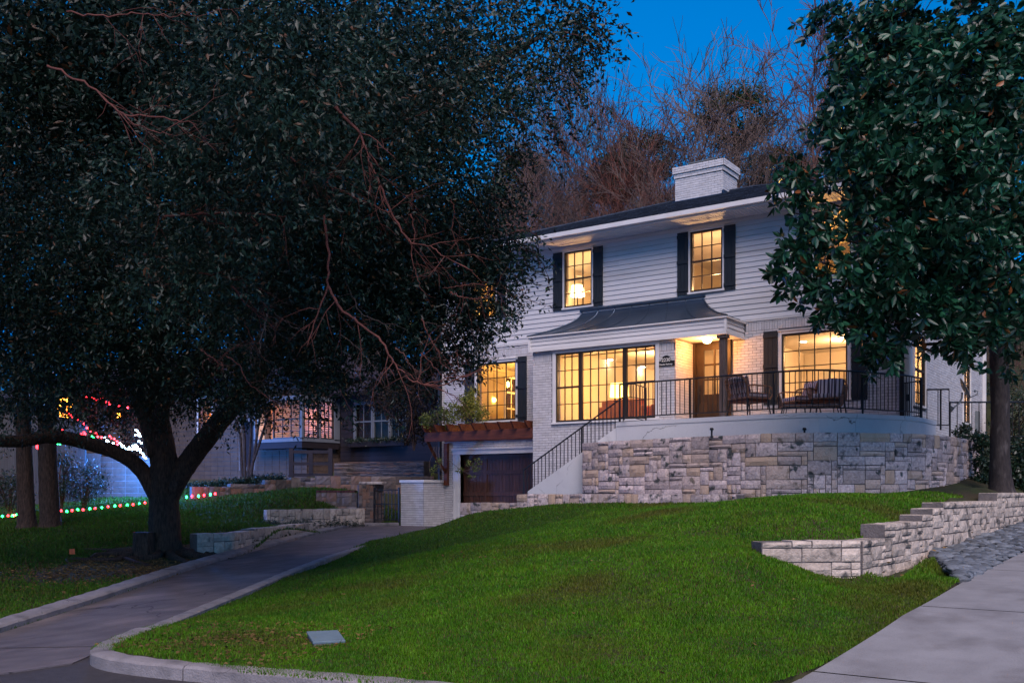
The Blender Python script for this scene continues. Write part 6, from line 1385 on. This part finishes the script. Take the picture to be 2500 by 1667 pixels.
# ---- magnolia on the right
MBs = P(2440, 1188, 20.8)
mg = thing('magnolia_tree', 'large glossy-leaved magnolia in front of the right end of the house', 'tree', MBs)
limb('trunk', [P(2444, 1205, 20.8), P(2443, 1180, 20.8), P(2441, 1120, 20.8), P(2442, 1000, 20.8), P(2438, 850, 20.8), P(2440, 600, 20.7), P(2430, 300, 20.5), P(2420, 0, 20.3)], [.30, .23, .195, .18, .18, .16, .12, .07], m='bark2', parent=mg, k=16, seed=11)
MG = [(2070,40,70,18.5),(2130,120,110,18.5),(2020,25,40,18.7),(2230,60,130,18.5),(2380,60,130,18.6),(2480,80,120,19),(2090,200,70,18.3),(2190,230,130,18),(2330,200,140,18),(2470,220,120,18.5),(2080,300,80,18),(2040,340,50,18),
 (2150,330,110,17.6),(2290,330,130,17.5),(2430,340,130,18),(2000,310,45,18),(1975,430,55,17.8),(1940,465,40,17.8),(2075,410,80,17.4),(2180,430,120,17.2),(2320,450,130,17.3),(2460,460,120,18),(1935,520,42,17.8),(1970,560,38,17.6),(2045,545,34,17.3),(2015,610,34,17.3),(2000,665,45,17.4),
 (1905,640,40,17.6),(1950,620,40,17.6),(2130,560,62,17),(2210,560,120,17),(2340,580,130,17.2),(2470,590,110,17.8),(1960,700,42,17.4),(2040,690,60,17.2),(2100,660,58,17),(2190,680,100,16.8),(2320,700,120,17),(2460,710,110,17.6),(2010,745,35,17.2),
 (2110,745,55,17),(2090,800,30,17),(2165,785,52,17),(2270,780,62,17),(2400,770,85,17.2),(2490,800,60,18),(2190,840,26,17),(2155,845,20,17),(2320,825,40,17),(2400,835,40,17.2),(2485,850,40,18),(2120,845,22,17),(2250,500,150,20),(2380,300,180,20.5),(2440,650,150,20),(2200,150,130,20.5)]
CCm = []
for x, y, rp, t in MG:
    rad = rp / FPX * t; nr = int(pi * rp * rp / (400 if x > 2100 else 560)) + 3
    nc = max(2, nr // 6); v = r.normal(size=(nc, 3)); v /= np.linalg.norm(v, axis=1, keepdims=True); v *= (.25 + .75 * r.random((nc, 1))) ** .5
    CCm.append((np.array(P(x, y, t)) + v * rad)[:, None].repeat(6, 1).reshape(-1, 3) + r.normal(size=(nc * 6, 3)) * .17)
ros = np.concatenate(CCm); nr = len(ros)      # rosettes: a whorl of leaves round each twig tip
ctr = np.array(P(2430, 450, 20.7)); ax = ros - ctr + r.normal(size=ros.shape) * .9; ax[:, 2] += .6; ax /= np.linalg.norm(ax, axis=1, keepdims=True)
per = 9; ph = r.uniform(0, 6.28, (nr, 1)) + np.arange(per) * 2.4; e1 = np.cross(ax, r.normal(size=ax.shape)); e1 /= np.linalg.norm(e1, axis=1, keepdims=True); e2 = np.cross(ax, e1)
dr = (e1[:, None] * np.cos(ph)[..., None] + e2[:, None] * np.sin(ph)[..., None]) * .95 + ax[:, None] * r.uniform(-.1, .75, (nr, per, 1)) + np.array([0, 0, -.22])
base = ros[:, None] + dr * .02; dr = dr.reshape(-1, 3); base = base.reshape(-1, 3)
tt = fwd(base[:, 0], base[:, 1]); order = np.argsort(tt + r.uniform(0, .6, len(tt)))
# the nearest 290 leaves one by one, all the others as one mass
ol = MB().add([(0,0,0), (.055,.035,.006), (.05,.07*2,.008), (0,.20,-.01), (-.05,.14,.008), (-.055,.07,.006)], [(0,1,2),(0,2,3),(0,3,4),(0,4,5)]); ol.v[1] = (.04, .065, .008); ol.v[5] = (-.04, .065, .008); lm = ol.mesh('magnolia_leaf'); lm.materials.append(M['magleaf'])
for i in order[:290]:
    o = bpy.data.objects.new('leaf', lm); COL.objects.link(o); o.parent = mg; o.matrix_parent_inverse = par_inv(mg); o.location = [float(c) for c in base[i]]
    o.rotation_mode = 'QUATERNION'; o.rotation_quaternion = Vector(dr[i]).to_track_quat('Y', 'Z')
leaf_mesh('foliage', base[order[290:]], None, .185, .078, 'magleaf', 71, mg, six=True, dirs=dr[order[290:]].copy())
r_ = random.Random(21); mb = MB()
for k in range(46):
    x, y, rp, t = MG[k % len(MG)]; e = Vector(P(x, y, t)); s = Vector(P(2440, min(y + 120, 820), 20.7)); m2 = (s + e) / 2 + Vector((r_.gauss(0, .2), r_.gauss(0, .2), -.2 + r_.gauss(0, .2)))
    mb.tube([s, (s + m2) / 2 + Vector((0, 0, -.05)), m2, (m2 + e) / 2 + Vector((r_.gauss(0, .08), 0, .05)), e], [.06, .045, .032, .02, .008], 6)
    for j in range(6):
        q = m2.lerp(e, r_.random()); d = Vector([r_.gauss(0, 1) for _ in range(3)]).normalized() * rp / FPX * t * .8; mb.tube([q, q + d * .5 + Vector((0, 0, .04)), q + d], [.014, .010, .005], 4)
mb.obj('branches', 'bark', mg)
# ---- bare winter trees and evergreens on the slope behind
def bare_tree(seed, height, spread=.5, levels=6, r0=.16, droop=0, kmax=3, minr=.0065, lead=.82):
    r_ = random.Random(seed); mb = MB()
    def grow(p, d, L, rad, lv):
        n = 3 if lv > 1 else 4; q = [p]; rr_ = [rad]; dd = d.copy()
        for k in range(n):
            dd = (dd + Vector([r_.gauss(0, .16) for _ in range(3)]) + Vector((0, 0, .04))).normalized(); q.append(q[-1] + dd * L / n); rr_.append(rad * (1 - .35 * (k + 1) / n))
        mb.tube(q, rr_, 6 if lv < 2 else 4 if lv < 4 else 3, cap=False)
        if lv >= levels: return
        c = r_.choice([2, 3, kmax])
        for k in range(c):
            a = r_.uniform(.55, 1.0) * spread; e = dd.orthogonal().normalized(); e.rotate(Matrix.Rotation(r_.uniform(0, 6.28), 3, dd)); nd = (dd * cos(a) + e * sin(a)).normalized()
            grow(q[-1] if k < 2 else q[-2], nd, L * lead * r_.uniform(.75, 1.1), max(minr, rr_[-1] * r_.uniform(.55, .78)), lv + 1)
        if lv > 0:
            for k in range(2):
                i = r_.randrange(1, n); e = Vector([r_.gauss(0, 1) for _ in range(3)]).normalized(); grow(q[i], (dd + e * .8).normalized(), L * .55, max(minr, rad * .35), max(lv + 2, levels - 2))
    grow(Vector((0, 0, -.5)), Vector((r_.gauss(0, .05), r_.gauss(0, .05), 1)).normalized(), height * .24, r0, 0)
    return mb
protos = []; MR = [.008, .0055, .006]
BT = [('bare tree with an open crown of grey limbs standing on the slope', 3, 9.5, .62, 7, .17), ('bare tree with dense fine reddish twigs', 5, 8.0, .55, 7, .12), ('bare tree with tall upright twiggy limbs', 8, 9.0, .45, 7, .13)]
for lab, sd, h, sp, lv, r0 in BT:
    mb = bare_tree(sd, h, sp, lv, r0, minr=MR[len(protos)]); me = mb.mesh('bare_crown'); me.materials.append(M['twig']); tr = MB().tube([(0, 0, -1.2), (0, 0, -.4), (0, 0, .4)], [r0 * 1.4, r0 * 1.1, r0], 8).mesh('bare_trunk'); tr.materials.append(M['twig']); protos.append((me, tr, h))
def put_tree(k, x, ytop, t, s, rz, label, group):
    me, tr, h = protos[k]; g = H(*P(x, 500, t)[:2])
    th = thing('bare_tree', label, 'tree', (*P(x, 500, t)[:2], g), rz, group)
    for nm, md in (('crown', me), ('trunk', tr)):
        o = link(nm, md, th, local=True); o.scale = (s, s, s)
    return th
def top_scale(k, x, ytop, t):
    g = H(*P(x, 500, t)[:2]); me = protos[k][0]; zt = max(v.co.z for v in me.vertices); return ((HZ - ytop) / FPX * t - g) / zt
TR = [(0, 1735, 10, 40, .3, 'tall bare tree with heavy forked dark limbs directly above the chimney'),
 (2, 1600, 90, 42, 1.2, 'bare tree left of the chimney with fine upright twigs against the sky'),
 (2, 1530, 150, 44, 2.2, 'bare spreading tree half way between the oak foliage and the chimney'),
 (1, 1450, 240, 43, 3.0, 'low bare tree whose twigs fade into the sky right of the oak foliage'),
 (0, 1890, -60, 43, 4.1, 'tallest thin bare tree against the blue sky left of the magnolia'),
 (2, 1960, 10, 45, 5.0, 'bare tree whose fine twigs meet the top left of the magnolia'),
 (1, 1830, 150, 41, .8, 'dense twiggy bare tree just right of the chimney'),
 (1, 1640, 300, 39, 2.6, 'low dense bare tree right behind the left side of the chimney'),
 (1, 1380, 350, 40, 4.4, 'reddish bare tree above the left end of the roof'),
 (2, 1290, 360, 41, 5.5, 'reddish upright bare tree beside the oak foliage'),
 (1, 1220, 400, 39, 1.9, 'reddish bare thicket tree half covered by the oak foliage'),
 (1, 1510, 380, 38, .1, 'low reddish bare tree above the middle of the roof'),
 (1, 1920, 330, 38, 3.4, 'low bare tree above the right slope of the roof'),
 (0, 2080, 120, 46, 2.9, 'bare tree seen through the magnolia crown'),
 (2, 2300, 100, 44, 1.4, 'bare tree behind the middle of the magnolia'),
 (1, 1760, 320, 38, 5.1, 'low bare tree directly behind the chimney'),
 (1, 1150, 430, 42, 2.3, 'bare tree hidden behind the right edge of the oak'),
 (2, 2470, 800, 34, 1.0, 'small bare tree at the right edge beyond the side railing'),
 (1, 1000, 560, 44, 1.0, 'bare tree behind the oak foliage above the shrubs'),
 (1, 1440, 410, 36.5, 2.0, 'reddish low thicket tree just over the roof edge'),
 (1, 1600, 420, 36.5, 4.0, 'low thicket tree touching the chimney on its left'),
 (1, 1330, 430, 36.5, 1.1, 'rusty low thicket tree above the left window with shutters'),
 (1, 1860, 400, 36.5, .4, 'low thicket tree right of the chimney base')]
for k, x, yt, t, rz, lab in TR: put_tree(k, x, yt, t, top_scale(k, x, yt, t), rz, lab, 'bare trees on the slope behind the house')
for i, (x, y, t, rx, rz_, lab) in enumerate([(1790, 290, 47, 2.6, 1.9, 'broad dark evergreen between the bare trees right of the chimney'), (1560, 390, 46, 2.2, 1.6, 'dark evergreen left of the chimney'), (1500, 440, 44, 1.6, 1.3, 'smaller dark evergreen low behind the roof'), (1270, 430, 45, 1.8, 1.6, 'olive evergreen at the right edge of the oak foliage'), (1900, 420, 46, 2.4, 1.3, 'dark evergreen right of the chimney behind low twigs'), (1200, 520, 42, 1.8, 1.4, 'olive evergreen above the left end of the eaves')]):
    c = P(x, y, t); th = thing('evergreen_tree', lab, 'tree', (c[0], c[1], H(c[0], c[1])), group='evergreens behind the house'); rg = np.random.default_rng(80 + i)
    rx *= .8; rz_ *= .85; leaf_mesh('crown', clumps(c, (rx, rx, rz_), int(120 * rx), 34, .40, rg, flat=.5), None, .22, .05, 'cedar', 90 + i, th)
    MB().tube([(c[0], c[1], H(c[0], c[1]) - .3), (c[0] + .2, c[1], c[2] - rz_), (c[0], c[1], c[2])], [.22, .16, .08], 7).obj('trunk', 'twig', th)
# far wooded slope: one brown mass of brush
rg = np.random.default_rng(77); n = 2300; x = rg.uniform(-60, 30, n); y = np.where(x > -3, rg.uniform(29, 50, n), rg.uniform(38, 62, n)); z = base_h(x, y); per = 26
b = np.stack([x, y, z], -1)[:, None] + rg.normal(size=(n, per, 3)) * [.9, .9, 0]; b[..., 2] += rg.uniform(0, 2.4, (n, per)) * (.6 + .8 * rg.random((n, 1))); b = b.reshape(-1, 3)
leaf_mesh('brush', b, None, .75, .022, mat('brush_twigs', (.075, .038, .032), (.045, .030, .032), .5, .9, irnd=.5, hue=((.12, .04, .02), .75)), 78, dirs=rg.normal(size=(len(b), 3)) * [.5, .5, 1])
# ---- grass, litter
blades('lawn_grass', 'grass', 430000, (-16.5, -2.3, 5.5, 20.5), .018, .038, 5, tmax=26)
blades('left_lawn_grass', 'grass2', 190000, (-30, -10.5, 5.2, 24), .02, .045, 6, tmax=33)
rg = np.random.default_rng(55); n = 9000; x = np.concatenate([rg.normal(OB[0] + 1.5, 2.2, n), rg.uniform(-9.5, -6.5, 1400), rg.uniform(-14, -3, 500)]); y = np.concatenate([rg.normal(OB[1] - 1.6, 1.9, n), rg.uniform(5.6, 7.4, 1400), rg.uniform(6, 19, 500)])
k = ~paved(x, y) & (y > 5.4); x, y = x[k], y[k]; z = base_h(x, y)
leaf_mesh('fallen_leaves', np.stack([x, y, z + .012], -1), None, .06, .026, 'litter', 56, dirs=rg.normal(size=(len(x), 3)) * [1, 1, .12] + [0, 0, .02])
SM = ground_pt(352, 1360)
stp = thing('tree_stump', 'dark squared stump standing against the left side of the oak trunk', 'stump', SM)
MB().tube([SM + np.array([0, 0, -.2]), SM + np.array([0, 0, .12]), SM + np.array([.01, 0, .50])], [.26, .22, .21], 10, True, .12, 3).obj('stump', 'bark', stp); stp.children[0].name = 'stump_wood'
